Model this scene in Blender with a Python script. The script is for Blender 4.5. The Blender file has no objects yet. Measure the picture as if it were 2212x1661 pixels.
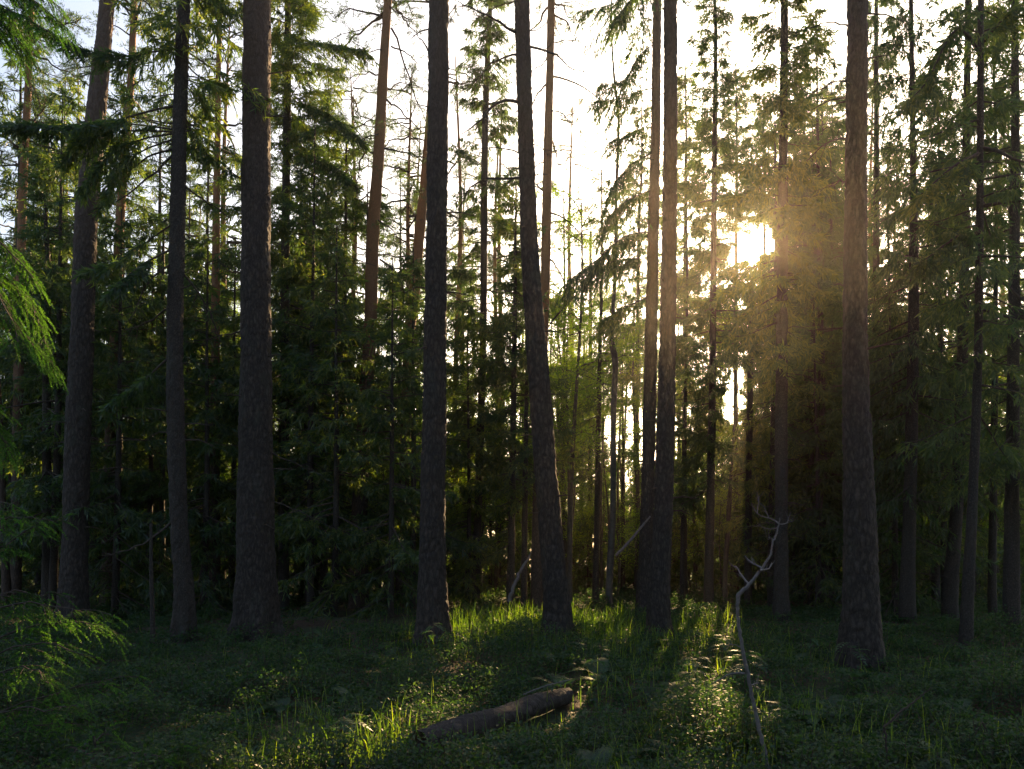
import bpy, math
import numpy as np
from mathutils import Vector

# ------------------------------------------------------------------ camera, sky, sun
W, H = 2212.0, 1661.0            # measuring frame of the photograph
F = 1662.0
PITCH = math.radians(2.0)
HORIZON = 1190.0
EYE = 1.6
CY = HORIZON - F * math.tan(PITCH)
sc = bpy.context.scene
cam_d = bpy.data.cameras.new('camera')
cam_d.sensor_width = 36.0
cam_d.lens = 36.0 * F / W
cam_d.shift_y = (CY - H / 2) / W
cam_d.clip_start = 0.05
cam_d.clip_end = 3000
cam = bpy.data.objects.new('camera', cam_d)
sc.collection.objects.link(cam)
cam.location = (0, 0, EYE)
cam.rotation_euler = (math.radians(90) + PITCH, 0, 0)
sc.camera = cam

SUN_PX = (1625.0, 533.0)
def ray(px, py):
    x = (px - W / 2) / F
    y = (CY - py) / F
    return np.array([x, math.cos(PITCH) - y * math.sin(PITCH), math.sin(PITCH) + y * math.cos(PITCH)])
sd = ray(*SUN_PX); sd = sd / np.linalg.norm(sd)
SUN_EL = math.asin(sd[2]); SUN_AZ = math.atan2(sd[0], sd[1])     # azimuth from +Y towards +X

w = bpy.data.worlds.new('World'); sc.world = w; w.use_nodes = True
nt = w.node_tree; nt.nodes.clear()
sky = nt.nodes.new('ShaderNodeTexSky'); sky.sky_type = 'NISHITA'; sky.sun_disc = False
sky.sun_elevation = SUN_EL; sky.sun_rotation = SUN_AZ
sky.air_density = 1.0; sky.dust_density = 4.0; sky.ozone_density = 1.0
bg = nt.nodes.new('ShaderNodeBackground'); bg.inputs[1].default_value = 0.085
wo = nt.nodes.new('ShaderNodeOutputWorld')
nt.links.new(sky.outputs[0], bg.inputs[0]); nt.links.new(bg.outputs[0], wo.inputs[0])

sun_d = bpy.data.lights.new('sun', 'SUN'); sun_d.energy = 5.0; sun_d.angle = math.radians(0.5)
sun_d.color = (1.0, 0.66, 0.33)
sun = bpy.data.objects.new('sun', sun_d); sc.collection.objects.link(sun)
sun.rotation_euler = Vector(sd).to_track_quat('Z', 'Y').to_euler()
sun.location = (0, 0, 60)

sc.view_settings.view_transform = 'Standard'; sc.view_settings.look = 'None'
sc.view_settings.exposure = 1.75; sc.view_settings.gamma = 1.0
sc.cycles.use_denoising = True
sc.cycles.max_bounces = 8; sc.cycles.diffuse_bounces = 3; sc.cycles.transmission_bounces = 5
sc.cycles.volume_bounces = 0; sc.cycles.transparent_max_bounces = 6
sc.cycles.sample_clamp_indirect = 4.0; sc.cycles.sample_clamp_direct = 12.0

# ------------------------------------------------------------------ materials
def mat(name):
    m = bpy.data.materials.new(name); m.use_nodes = True
    n = m.node_tree; n.nodes.clear()
    return m, n, n.nodes.new('ShaderNodeOutputMaterial')
def ramp(n, fac, stops):
    r = n.nodes.new('ShaderNodeValToRGB')
    while len(r.color_ramp.elements) < len(stops): r.color_ramp.elements.new(0.5)
    for e, (p, c) in zip(r.color_ramp.elements, stops):
        e.position = p; e.color = (*c, 1)
    n.links.new(fac, r.inputs[0]); return r.outputs[0]
def noise(n, vec, scale, detail=4, rough=0.6):
    t = n.nodes.new('ShaderNodeTexNoise'); t.inputs['Scale'].default_value = scale
    t.inputs['Detail'].default_value = detail; t.inputs['Roughness'].default_value = rough
    if vec is not None: n.links.new(vec, t.inputs['Vector'])
    return t.outputs['Fac']
def mapping(n, sock, scale):
    mp = n.nodes.new('ShaderNodeMapping'); mp.inputs['Scale'].default_value = scale
    n.links.new(sock, mp.inputs['Vector']); return mp.outputs[0]

def leaf_mat(name, c0, c1, c2, trans=0.5, gloss=0.06, tint=(1.0, 1.0, 0.45)):
    """leaf: diffuse + translucent + faint gloss, each leaf its own shade, each plant a little different"""
    m, n, out = mat(name)
    g = n.nodes.new('ShaderNodeNewGeometry'); oi = n.nodes.new('ShaderNodeObjectInfo')
    tc = n.nodes.new('ShaderNodeTexCoord')
    nz = noise(n, tc.outputs['Object'], 1.3, 2)
    add = n.nodes.new('ShaderNodeMath'); add.operation = 'MULTIPLY_ADD'
    n.links.new(nz, add.inputs[0]); add.inputs[1].default_value = 0.7; 
    m2 = n.nodes.new('ShaderNodeMath'); m2.operation = 'MULTIPLY_ADD'
    n.links.new(g.outputs['Random Per Island'], m2.inputs[0]); m2.inputs[1].default_value = 0.55
    m3 = n.nodes.new('ShaderNodeMath'); m3.operation = 'MULTIPLY_ADD'
    n.links.new(oi.outputs['Random'], m3.inputs[0]); m3.inputs[1].default_value = 0.45; m3.inputs[2].default_value = -0.4
    n.links.new(m3.outputs[0], m2.inputs[2]); n.links.new(m2.outputs[0], add.inputs[2])
    col = ramp(n, add.outputs[0], [(0.05, c0), (0.5, c1), (0.95, c2)])
    d = n.nodes.new('ShaderNodeBsdfDiffuse'); t = n.nodes.new('ShaderNodeBsdfTranslucent')
    gl = n.nodes.new('ShaderNodeBsdfGlossy'); gl.inputs['Roughness'].default_value = 0.45
    gl.inputs['Color'].default_value = (0.8, 0.8, 0.8, 1)
    mx = n.nodes.new('ShaderNodeMix'); mx.data_type = 'RGBA'; mx.blend_type = 'MULTIPLY'
    mx.inputs[0].default_value = 1.0
    n.links.new(col, mx.inputs[6]); mx.inputs[7].default_value = (*[t_ * 2.3 for t_ in tint], 1)
    n.links.new(col, d.inputs[0]); n.links.new(mx.outputs[2], t.inputs[0])
    s = n.nodes.new('ShaderNodeMixShader'); s.inputs[0].default_value = trans
    n.links.new(d.outputs[0], s.inputs[1]); n.links.new(t.outputs[0], s.inputs[2])
    s2 = n.nodes.new('ShaderNodeMixShader'); s2.inputs[0].default_value = gloss
    n.links.new(s.outputs[0], s2.inputs[1]); n.links.new(gl.outputs[0], s2.inputs[2])
    n.links.new(s2.outputs[0], out.inputs[0])
    return m

def bark_mat(name, dark, mid, light, upper=None, z0=6.0, z1=10.0, sxy=16.0, sz=5.0, bump=1.0):
    m, n, out = mat(name)
    tc = n.nodes.new('ShaderNodeTexCoord')
    v = mapping(n, tc.outputs['Object'], (sxy, sxy, sz))
    vo = n.nodes.new('ShaderNodeTexVoronoi'); vo.feature = 'DISTANCE_TO_EDGE'
    # warp
    nv = n.nodes.new('ShaderNodeTexNoise'); nv.inputs['Scale'].default_value = 1.1
    n.links.new(v, nv.inputs['Vector'])
    va = n.nodes.new('ShaderNodeVectorMath'); va.operation = 'MULTIPLY_ADD'
    n.links.new(nv.outputs['Color'], va.inputs[0]); va.inputs[1].default_value = (0.9, 0.9, 0.9)
    n.links.new(v, va.inputs[2]); n.links.new(va.outputs[0], vo.inputs['Vector']); vo.inputs['Scale'].default_value = 1.0
    nf = noise(n, mapping(n, tc.outputs['Object'], (55, 55, 22)), 1.0, 5, 0.7)
    nb = noise(n, mapping(n, tc.outputs['Object'], (3, 3, 1.2)), 1.0, 3)
    mul = n.nodes.new('ShaderNodeMath'); mul.operation = 'MULTIPLY_ADD'
    n.links.new(vo.outputs['Distance'], mul.inputs[0]); mul.inputs[1].default_value = 0.9
    ml = n.nodes.new('ShaderNodeMath'); ml.operation = 'MULTIPLY'
    n.links.new(nf, ml.inputs[0]); ml.inputs[1].default_value = 0.95
    n.links.new(ml.outputs[0], mul.inputs[2])
    c = ramp(n, mul.outputs[0], [(0.15, dark), (0.5, mid), (0.95, light)])
    if upper:
        up = ramp(n, nf, [(0.3, tuple(0.5 * q for q in upper)), (0.7, upper)])
        sx = n.nodes.new('ShaderNodeSeparateXYZ'); n.links.new(tc.outputs['Object'], sx.inputs[0])
        mr = n.nodes.new('ShaderNodeMapRange'); mr.inputs['From Min'].default_value = z0; mr.inputs['From Max'].default_value = z1
        ad = n.nodes.new('ShaderNodeMath'); ad.operation = 'MULTIPLY_ADD'
        n.links.new(nb, ad.inputs[0]); ad.inputs[1].default_value = 4.0; n.links.new(sx.outputs[2], ad.inputs[2])
        n.links.new(ad.outputs[0], mr.inputs[0])
        mx = n.nodes.new('ShaderNodeMix'); mx.data_type = 'RGBA'
        n.links.new(mr.outputs[0], mx.inputs[0]); n.links.new(c, mx.inputs[6]); n.links.new(up, mx.inputs[7])
        c = mx.outputs[2]
    # lichen blotches
    mx2 = n.nodes.new('ShaderNodeMix'); mx2.data_type = 'RGBA'
    lf = ramp(n, nb, [(0.55, (0, 0, 0)), (0.75, (0.35, 0.35, 0.35))])
    n.links.new(lf, mx2.inputs[0]); n.links.new(c, mx2.inputs[6]); mx2.inputs[7].default_value = (0.07, 0.078, 0.06, 1)
    p = n.nodes.new('ShaderNodeBsdfPrincipled'); p.inputs['Roughness'].default_value = 0.8
    p.inputs['Specular IOR Level'].default_value = 0.3
    n.links.new(mx2.outputs[2], p.inputs['Base Color'])
    b = n.nodes.new('ShaderNodeBump'); b.inputs['Strength'].default_value = bump; b.inputs['Distance'].default_value = 0.02
    n.links.new(mul.outputs[0], b.inputs['Height']); n.links.new(b.outputs[0], p.inputs['Normal'])
    n.links.new(p.outputs[0], out.inputs[0])
    return m

def plain(name, c, rough=0.85, sc_=20.0, var=0.5):
    m, n, out = mat(name)
    tc = n.nodes.new('ShaderNodeTexCoord')
    f = noise(n, tc.outputs['Object'], sc_, 5)
    col = ramp(n, f, [(0.25, tuple(q * (1 - var) for q in c)), (0.75, tuple(q * (1 + var) for q in c))])
    p = n.nodes.new('ShaderNodeBsdfPrincipled'); p.inputs['Roughness'].default_value = rough
    n.links.new(col, p.inputs['Base Color'])
    b = n.nodes.new('ShaderNodeBump'); b.inputs['Strength'].default_value = 0.6; b.inputs['Distance'].default_value = 0.01
    n.links.new(f, b.inputs['Height']); n.links.new(b.outputs[0], p.inputs['Normal'])
    n.links.new(p.outputs[0], out.inputs[0]); return m

M = {}
M['spruce'] = leaf_mat('spruce_needles', (0.022, 0.05, 0.026), (0.045, 0.092, 0.036), (0.13, 0.175, 0.035), 0.56, 0.05, (1.15, 1.0, 0.35))
M['spruce_near'] = leaf_mat('young_spruce_needles', (0.018, 0.045, 0.018), (0.03, 0.078, 0.024), (0.065, 0.14, 0.028), 0.45, 0.03, (1.0, 1.0, .35))
M['tips'] = leaf_mat('fresh_spruce_tips', (0.035, 0.10, 0.022), (0.06, 0.16, 0.028), (0.11, 0.23, 0.035), 0.48, 0.03, (1.0, 1.0, .35))
M['pine'] = leaf_mat('pine_needles', (0.025, 0.05, 0.02), (0.05, 0.09, 0.03), (0.09, 0.13, 0.05), 0.4, 0.06)
M['leaf'] = leaf_mat('broad_leaves', (0.05, 0.11, 0.015), (0.10, 0.19, 0.02), (0.19, 0.27, 0.02), 0.66, 0.04, (1.2, 1.1, 0.3))
M['fern'] = leaf_mat('fern_leaves', (0.022, 0.06, 0.026), (0.036, 0.09, 0.034), (0.065, 0.13, 0.04), 0.45, 0.05)
M['bilberry'] = leaf_mat('bilberry_leaves', (0.012, 0.036, 0.013), (0.024, 0.062, 0.021), (0.07, 0.115, 0.03), 0.48, 0.04)
M['grass'] = leaf_mat('grass_blades', (0.03, 0.075, 0.014), (0.065, 0.14, 0.02), (0.15, 0.22, 0.03), 0.66, 0.04, (1.3, 1.1, 0.3))
M['dead'] = leaf_mat('dead_leaves', (0.07, 0.035, 0.015), (0.13, 0.07, 0.03), (0.2, 0.12, 0.05), 0.3, 0.03, (1.0, 0.8, 0.5))
M['pine_bark'] = bark_mat('pine_bark', (0.010, 0.008, 0.007), (0.036, 0.028, 0.024), (0.095, 0.073, 0.064), (0.24, 0.15, 0.11), 9, 18, 15, 5)
M['far_pine_bark'] = bark_mat('orange_pine_bark', (0.016, 0.011, 0.009), (0.06, 0.04, 0.03), (0.13, 0.085, 0.065), (0.40, 0.19, 0.09), 6, 13, 18, 7)
M['spruce_bark'] = bark_mat('spruce_bark', (0.012, 0.01, 0.009), (0.042, 0.034, 0.029), (0.10, 0.08, 0.07), None, sxy=34, sz=20)
M['twig'] = plain('twig_bark', (0.07, 0.05, 0.04))
M['birch_bark'] = plain('birch_bark', (0.075, 0.066, 0.056), sc_=8)
M['grey_wood'] = plain('weathered_wood', (0.16, 0.14, 0.14), sc_=30, var=0.35)
M['log_bark'] = bark_mat('log_bark', (0.014, 0.011, 0.010), (0.04, 0.032, 0.03), (0.085, 0.07, 0.065), None, sxy=10, sz=10)
M['rot'] = plain('rotten_wood', (0.10, 0.06, 0.04))

# ------------------------------------------------------------------ mesh building
rng = np.random.default_rng(7)

class MB:
    def __init__(s): s.v = []; s.f = []; s.m = []; s.n = 0
    def add(s, verts, faces, mi=0):
        verts = np.asarray(verts, float).reshape(-1, 3); faces = np.asarray(faces, int)
        if len(faces) == 0: return
        s.v.append(verts); s.f.append(faces + s.n); s.m.append((len(faces), mi)); s.n += len(verts)
    def mesh(s, name, mats, smooth=False, origin=(0, 0, 0)):
        if name == 'crown' and any(origin): keep_clear(s, origin, sun_gap)
        V = np.concatenate(s.v) - np.asarray(origin, float)
        me = bpy.data.meshes.new(name)
        me.vertices.add(len(V)); me.vertices.foreach_set('co', V.astype(np.float32).ravel())
        tot = np.concatenate([np.full(len(f), f.shape[1]) for f in s.f])
        idx = np.concatenate([f.ravel() for f in s.f])
        st = np.concatenate([[0], np.cumsum(tot)[:-1]])
        me.loops.add(len(idx)); me.loops.foreach_set('vertex_index', idx.astype(np.int32))
        me.polygons.add(len(tot)); me.polygons.foreach_set('loop_start', st.astype(np.int32))
        me.polygons.foreach_set('material_index', np.concatenate([np.full(c, k) for c, k in s.m]).astype(np.int32))
        if smooth: me.polygons.foreach_set('use_smooth', np.ones(len(tot), bool))
        for m in mats: me.materials.append(m)
        me.update(calc_edges=True)
        return me

def keep_clear(mb, origin, test):
    """drop every leaf or twig face for which test(centres) is true (gaps between the boughs)"""
    V = np.concatenate(mb.v); out = []; ms = []
    for f, m in zip(mb.f, mb.m):
        c = V[f].mean(1); k = ~test(c)
        if k.any(): out.append(f[k]); ms.append((int(k.sum()), m[1]))
    mb.f, mb.m = out, ms

def norm(a):
    return a / np.maximum(np.linalg.norm(a, axis=-1, keepdims=True), 1e-9)

def leaves(mb, start, vec, width, mi=0, fat=0.5, r=None, side=None):
    """rhombic leaves / needle sprays: arrays of start points and vectors"""
    r = r or rng
    start = np.asarray(start); vec = np.asarray(vec); n = len(start)
    if n == 0: return
    if side is None: side = r.normal(size=(n, 3))
    side = norm(np.cross(vec, side)) * np.asarray(width).reshape(-1, 1) * 0.5
    mid = start + vec * fat
    V = np.stack([start, mid + side, start + vec, mid - side], 1).reshape(-1, 3)
    Fc = np.arange(n * 4).reshape(n, 4)
    mb.add(V, Fc, mi)

def tube(mb, pts, rad, sides=5, mi=0, cap=False):
    pts = np.asarray(pts, float); rad = np.asarray(rad, float); k = len(pts)
    t = np.gradient(pts, axis=0); t = norm(t)
    ref = np.array([0.0, 0, 1]) if abs(t[k // 2][2]) < 0.8 else np.array([1.0, 0, 0])
    a = norm(np.cross(t, ref)); b = np.cross(t, a)
    th = np.linspace(0, 2 * np.pi, sides, endpoint=False)
    ring = pts[:, None] + rad[:, None, None] * (np.cos(th)[None, :, None] * a[:, None] + np.sin(th)[None, :, None] * b[:, None])
    V = ring.reshape(-1, 3)
    i = np.arange(k - 1)[:, None] * sides; j = np.arange(sides)[None]; j2 = (j + 1) % sides
    Fc = np.stack([i + j, i + j2, i + sides + j2, i + sides + j], -1).reshape(-1, 4)
    mb.add(V, Fc, mi)
    if cap:
        mb.add(np.vstack([ring[0], pts[0]]), [[q, (q + 1) % sides, sides] for q in range(sides)], mi)

def resample(pts, n):
    """smooth (Catmull-like) resample of a polyline, last axis free"""
    pts = np.asarray(pts, float)
    d = np.concatenate([[0], np.cumsum(np.linalg.norm(np.diff(pts[:, :3], axis=0), axis=1))])
    s = np.linspace(0, d[-1], n)
    if len(pts) < 3:
        return np.stack([np.interp(s, d, pts[:, c]) for c in range(pts.shape[1])], 1)
    m = np.zeros_like(pts)
    m[1:-1] = (pts[2:] - pts[:-2]) / (d[2:] - d[:-2])[:, None]
    m[0] = (pts[1] - pts[0]) / (d[1] - d[0]); m[-1] = (pts[-1] - pts[-2]) / (d[-1] - d[-2])
    k = np.clip(np.searchsorted(d, s, side='right') - 1, 0, len(pts) - 2)
    h = (d[k + 1] - d[k])[:, None]; u = ((s - d[k])[:, None]) / h
    return ((2 * u**3 - 3 * u**2 + 1) * pts[k] + (u**3 - 2 * u**2 + u) * h * m[k]
            + (-2 * u**3 + 3 * u**2) * pts[k + 1] + (u**3 - u**2) * h * m[k + 1])

def vnoise(u, v, nu, r):
    T = r.random((nu, 1024))
    x = u * nu; x0 = np.floor(x).astype(int); fx = x - x0; y0 = np.floor(v).astype(int); fy = v - y0
    fx = fx * fx * (3 - 2 * fx); fy = fy * fy * (3 - 2 * fy)
    g = lambda i, j: T[i % nu, j % 1024]
    return (g(x0, y0) * (1 - fx) + g(x0 + 1, y0) * fx) * (1 - fy) + (g(x0, y0 + 1) * (1 - fx) + g(x0 + 1, y0 + 1) * fx) * fy

def trunk(mb, pts, rad, sides, step, amp, r, mi=0, flare=0.0, z_base=None):
    """tapering trunk with plated bark relief"""
    P = np.concatenate([np.asarray(pts, float), np.asarray(rad, float)[:, None]], 1)
    L = np.linalg.norm(np.diff(P[:, :3], axis=0), axis=1).sum()
    k = max(6, int(L / step)); R = resample(P, k)
    c = R[:, :3]; rr = R[:, 3]
    u = np.linspace(0, 1, sides, endpoint=False)[None].repeat(k, 0)
    h = np.linspace(0, L, k)[:, None].repeat(sides, 1)
    circ = 2 * np.pi * rr.mean()
    nu = max(5, int(circ / 0.055))
    rel = 0
    if amp > 0:
        n1 = vnoise(u + 0.03 * np.sin(h * 9), h / 0.13, nu, r); n2 = vnoise(u, h / 0.045, nu * 2, r)
        n3 = vnoise(u, h / 0.5, 5, r)
        rel = amp * (1.2 * np.minimum(1, 2.4 * np.abs(2 * n1 - 1)) + 0.9 * n2 - 1.3) + 0.05 * rr[:, None] * (n3 - .5) * 2
    fl = flare * np.exp(-h / 0.42) * (1 + 0.5 * np.sin(u * 2 * np.pi * 5 + 1.0))
    rad2 = rr[:, None] * (1 + fl) + rel
    th = u * 2 * np.pi
    V = np.stack([c[:, 0:1] + rad2 * np.cos(th), c[:, 1:2] + rad2 * np.sin(th), c[:, 2:3] + 0 * th], -1).reshape(-1, 3)
    i = np.arange(k - 1)[:, None] * sides; j = np.arange(sides)[None]; j2 = (j + 1) % sides
    mb.add(V, np.stack([i + j, i + j2, i + sides + j2, i + sides + j], -1).reshape(-1, 4), mi)

# ------------------------------------------------------------------ placing
def ground_z(x, y):
    x = np.asarray(x, float); y = np.asarray(y, float)
    z = 0.07 * np.sin(x * 0.7 + 1.3) * np.cos(y * 0.5) + 0.04 * np.sin(x * 1.9 + y * 1.3) + 0.03 * np.cos(y * 2.3 - x)
    near = np.clip((34 - y) / 10, 0, 1)
    z = z * (0.3 + 0.7 * near)
    far = np.clip(y - 30, 0, 110)
    return z - 0.0011 * np.minimum(far, 60) ** 2 - 0.1 * np.maximum(far - 60, 0) - 0.002 * np.clip(y - 140, 0, 100)

def at(px, py, depth):
    d = ray(px, py); return np.array([0, 0, EYE]) + d * (depth / d[1])
def on_ground(px, depth):
    d = ray(px, HORIZON); x = d[0] * depth / d[1]
    return np.array([x, depth, float(ground_z(x, depth))])
def depth_of(py):       # ground distance of a base seen at this row
    d = ray(W / 2, py); return d[1] * EYE / -d[2]

col = sc.collection
def link(o): col.objects.link(o); return o
def thing(name, label, cat, loc, group=None, rz=0.0, scale=1.0):
    o = link(bpy.data.objects.new(name, None)); o.location = loc; o.rotation_euler = (0, 0, rz)
    o.scale = (scale,) * 3; o.empty_display_size = 0.2
    o['label'] = label; o['category'] = cat
    if group: o['group'] = group
    return o
def part(name, mesh, parent):
    o = link(bpy.data.objects.new(name, mesh)); o.parent = parent; return o
def single(name, mesh, label, cat, loc=(0, 0, 0), group=None, kind=None, rz=0.0, scale=1.0):
    o = link(bpy.data.objects.new(name, mesh)); o.location = loc; o.rotation_euler = (0, 0, rz); o.scale = (scale,) * 3
    if label: o['label'] = label
    if cat: o['category'] = cat
    if group: o['group'] = group
    if kind: o['kind'] = kind
    return o
def copy_tree(root, loc, rz, scale, label, group):
    c = root.copy(); link(c); c.location = loc; c.rotation_euler = (0, 0, rz); c.scale = (scale,) * 3
    c['label'] = label
    if group: c['group'] = group
    elif 'group' in c: del c['group']
    for ch in root.children:
        d = ch.copy(); link(d); d.parent = c
    return c

# sunlit places on the floor (frame x, metres away, radius): the boughs leave gaps towards the sun there
LIT = [(1130, 17.0, 1.3), (1060, 16.5, 1.1), (1010, 14, .7), (1150, 20, .8), (1300, 17, .7), (1320, 14, .4), (1530, 15.0, .6), (1530, 19.0, .6), (1530, 7.6, .42), (1535, 6.6, .4), (1530, 6.0, .4), (1520, 9.5, .3), (730, 6.3, .5), (660, 5.8, .6), (600, 5.6, .4), (800, 6.2, .35),
       (960, 7.8, .35), (900, 7.0, .3), (1000, 10.5, .3), (1250, 8.5, .3), (1600, 7.0, .3), (-15, 17, .8), (1420, 22, .8), (1250, 24, 1.0), (1060, 25, 1.0), (880, 11, .3)]
LITP = [on_ground(a, b) + [0, 0, .15] for a, b, c in LIT]; LITR = [c for a, b, c in LIT]
# trunk edges and boughs that the sun grazes
for a, b, d, c in [(583, 120, 13.8, .5), (583, 300, 13.8, .45), (583, 520, 13.8, .4), (222, 300, 15.5, .5), (205, 470, 15.5, .5), (285, 150, 20.5, .7), (268, 330, 20.5, .7), (250, 560, 20.5, .5), (60, 200, 20.5, .7), (50, 420, 20.5, .6),
                   (965, 700, 13, .3), (962, 900, 13, .3), (960, 1100, 13, .3), (840, 60, 20, .6), (822, 250, 20, .6), (80, 600, 8, .5), (60, 700, 8, .4), (100, 20, 8, .5), (10, 1050, 19, .7), (700, 150, 19, .8), (720, 330, 19, .8), (650, 560, 19, .6),
                   (470, 350, 20, .5), (395, 980, 13, .3), (1060, 620, 24, .9), (1240, 500, 31, .5), (1100, 950, 26, .5), (1000, 900, 26, .5), (1300, 900, 30, .5), (1020, 700, 27, .6), (1090, 800, 27, .5), (1250, 760, 31, .6), (1350, 960, 31, .6), (1010, 1000, 27, .6), (860, 850, 27, .7), (700, 800, 26, .7), (430, 620, 28, .7), (430, 900, 28, .7), (1560, 900, 28, .7), (2150, 800, 24, .8), (200, 1340, 5.6, .25), (260, 1370, 5.6, .25)]:
    LITP.append(at(a, b, d)); LITR.append(c)
CAMP = np.array([0, 0, EYE])
def sun_gap(C):
    bad = np.zeros(len(C), bool)
    d = C - CAMP; t = d @ sd; off = np.linalg.norm(d - t[:, None] * sd, axis=1)
    an = np.arctan2(d[:, 2] - t * sd[2], d[:, 0] - t * sd[0]); wob = 1 + .22 * np.sin(2 * an + .7) + .2 * np.sin(5 * an + 2) + .16 * np.sin(11 * an + t) + .12 * np.sin(23 * an + 3 * t)
    bad |= (t > 0) & (off < (0.022 * t + .05) * wob)
    for p, rr in zip(LITP, LITR):
        d = C - p; t = d @ sd; off = np.linalg.norm(d - t[:, None] * sd, axis=1)
        bad |= (t > 1.0) & (off < rr)
    return bad

# ------------------------------------------------------------------ foliage builders
def spruce_bough(mb, path, r0, L2, dens, r, wood=0, green=1, droop=1.0, s0=0.2, tw=0.034, tl=0.15):
    """a limb (world points) with side twigs that hang, carrying needle sprays"""
    P = resample(path, 9); k = len(P)
    Ltot = np.linalg.norm(np.diff(P, axis=0), axis=1).sum()
    tube(mb, P, np.linspace(r0, r0 * 0.2, k), 4, wood)
    n = max(3, int(Ltot * dens))
    s = s0 + (1 - s0) * r.random(n)
    q = s * (k - 1); i = np.clip(q.astype(int), 0, k - 2); f = (q - i)[:, None]
    p = P[i] * (1 - f) + P[i + 1] * f
    t = norm(P[i + 1] - P[i])
    lat = norm(np.cross(t, [0, 0, 1.0])) * r.choice([-1.0, 1.0], n)[:, None]
    l2 = L2 * (0.35 + 0.65 * np.sin(np.pi * np.clip(s, 0, 1) ** 0.8 * 0.9 + 0.2)) * (0.6 + 0.7 * r.random(n))
    dirv = norm(0.75 * t + (0.5 + 0.5 * r.random((n, 1))) * lat + r.normal(size=(n, 3)) * 0.12)
    m = 5
    tt = np.linspace(0, 1, m)[None, :, None]
    side = p[:, None] + dirv[:, None] * l2[:, None, None] * tt
    side[..., 2] -= (droop * l2[:, None] * 0.55 * tt[..., 0] ** 1.6)
    # twig wood as thin slivers
    a = side[:, :-1].reshape(-1, 3); b = side[:, 1:].reshape(-1, 3)
    leaves(mb, a, b - a, 0.022, green, 0.5, r)
    # sprays hanging from the side twigs
    for _ in range(5):
        u = r.random((n, 3)); kk = np.clip((u * (m - 1)).astype(int), 0, m - 2); fr = (u * (m - 1) - kk)[..., None]
        ar = np.arange(n)[:, None]
        st = (side[ar, kk] * (1 - fr) + side[ar, kk + 1] * fr).reshape(-1, 3)
        N = len(st)
        d3 = norm(np.repeat(dirv, 3, 0) * 0.6 + r.normal(size=(N, 3)) * 0.55 + np.array([0, 0, -0.75 * droop]))
        ln = tl * (0.5 + r.random((N, 1)))
        leaves(mb, st, d3 * ln, tw * (0.6 + 0.7 * r.random(N)), green, 0.45, r)

def spruce_crown(mb, r, Ht, z0, R, dz=0.42, nb=4, dens=13, keep=1.0, axis=None, base_dead=0, tip=0.75, droop=1.0, tw=0.028, tl=0.17):
    z = z0
    while z < Ht - 0.15:
        f = (Ht - z) / (Ht - z0)
        rad = R * (0.10 + 0.90 * f ** tip)
        if f > 0.85: rad *= 0.75
        for b in range(nb):
            if r.random() > keep: continue
            az = r.random() * 2 * np.pi; L = rad * (0.45 + 0.85 * r.random() ** 1.3)
            zz = z + r.uniform(-0.2, 0.2)
            c = np.array([0, 0, zz]) if axis is None else axis(zz)
            up = 0.45 - 0.75 * f + r.uniform(-0.12, 0.12)
            s = np.linspace(0, 1, 6)[:, None]
            h = np.array([math.cos(az), math.sin(az), 0])
            path = c + h * L * s + np.array([0, 0, 1.0]) * L * (up * s - 0.35 * f * s ** 1.5 + 0.25 * f * s ** 4)
            spruce_bough(mb, path, 0.008 + 0.008 * L, min(0.6, 0.18 + 0.24 * L), dens, r, tw=tw, tl=tl, droop=droop)
        z += dz * (0.75 + 0.5 * r.random()) * (0.6 + 0.4 * f)

def dead_twigs(mb, r, c0, c1, n, L, rad):
    """thin bare limbs up a trunk"""
    for _ in range(n):
        t = r.random(); c = c0 * (1 - t) + c1 * t
        az = r.random() * 2 * np.pi; l = L * (0.3 + 0.9 * r.random())
        s = np.linspace(0, 1, 6)[:, None]
        h = np.array([math.cos(az), math.sin(az), 0])
        P = c + h * l * s + np.array([0, 0, 1.0]) * l * (r.uniform(-0.25, 0.3) * s - 0.35 * s ** 2) + r.normal(size=(6, 3)) * 0.02
        tube(mb, P, np.linspace(rad, rad * 0.25, 6), 3, 0)
        for _ in range(int(3 + 5 * r.random())):
            q = r.integers(1, 5); d = norm(h * 0.7 + r.normal(size=3) * 0.6 + [0, 0, -0.3]) * l * r.uniform(0.12, 0.35)
            e = np.stack([P[q], P[q] + d * 0.5 + r.normal(size=3) * 0.015, P[q] + d])
            tube(mb, e, [rad * 0.35, rad * 0.25, rad * 0.1], 3, 0)

def pine_bough(mb, path, r0, dens, r, tuft=0.085, wood=0, green=1, s0=0.45, spread=0.45):
    P = resample(path, 10); k = len(P)
    P[1:-1] += r.normal(size=(k - 2, 3)) * 0.025
    L = np.linalg.norm(np.diff(P, axis=0), axis=1).sum()
    tube(mb, P, np.linspace(r0, r0 * 0.25, k), 4, wood)
    n = max(2, int(L * dens))
    for _ in range(n):
        s = s0 + (1 - s0) * r.random(); q = s * (k - 1); i = min(int(q), k - 2); p = P[i] + (P[i + 1] - P[i]) * (q - i)
        t = norm(P[i + 1] - P[i])
        d = norm(t * 0.6 + r.normal(size=3) * 0.6 + [0, 0, 0.15]) * spread * r.uniform(0.5, 1.1) * (0.5 + 0.5 * (1 - s) + 0.3)
        e = np.stack([p, p + d * 0.5 + [0, 0, 0.03], p + d])
        tube(mb, e, [r0 * 0.22, r0 * 0.16, r0 * 0.1], 3, wood)
        for c in (e[2], e[1] + d * 0.25, e[1]):
            m = 14
            dv = norm(norm(d) * 0.7 + r.normal(size=(m, 3)) * 0.75) * tuft * r.uniform(0.6, 1.2, (m, 1))
            leaves(mb, c + r.normal(size=(m, 3)) * 0.035, dv, 0.014, green, 0.5, r)

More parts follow.
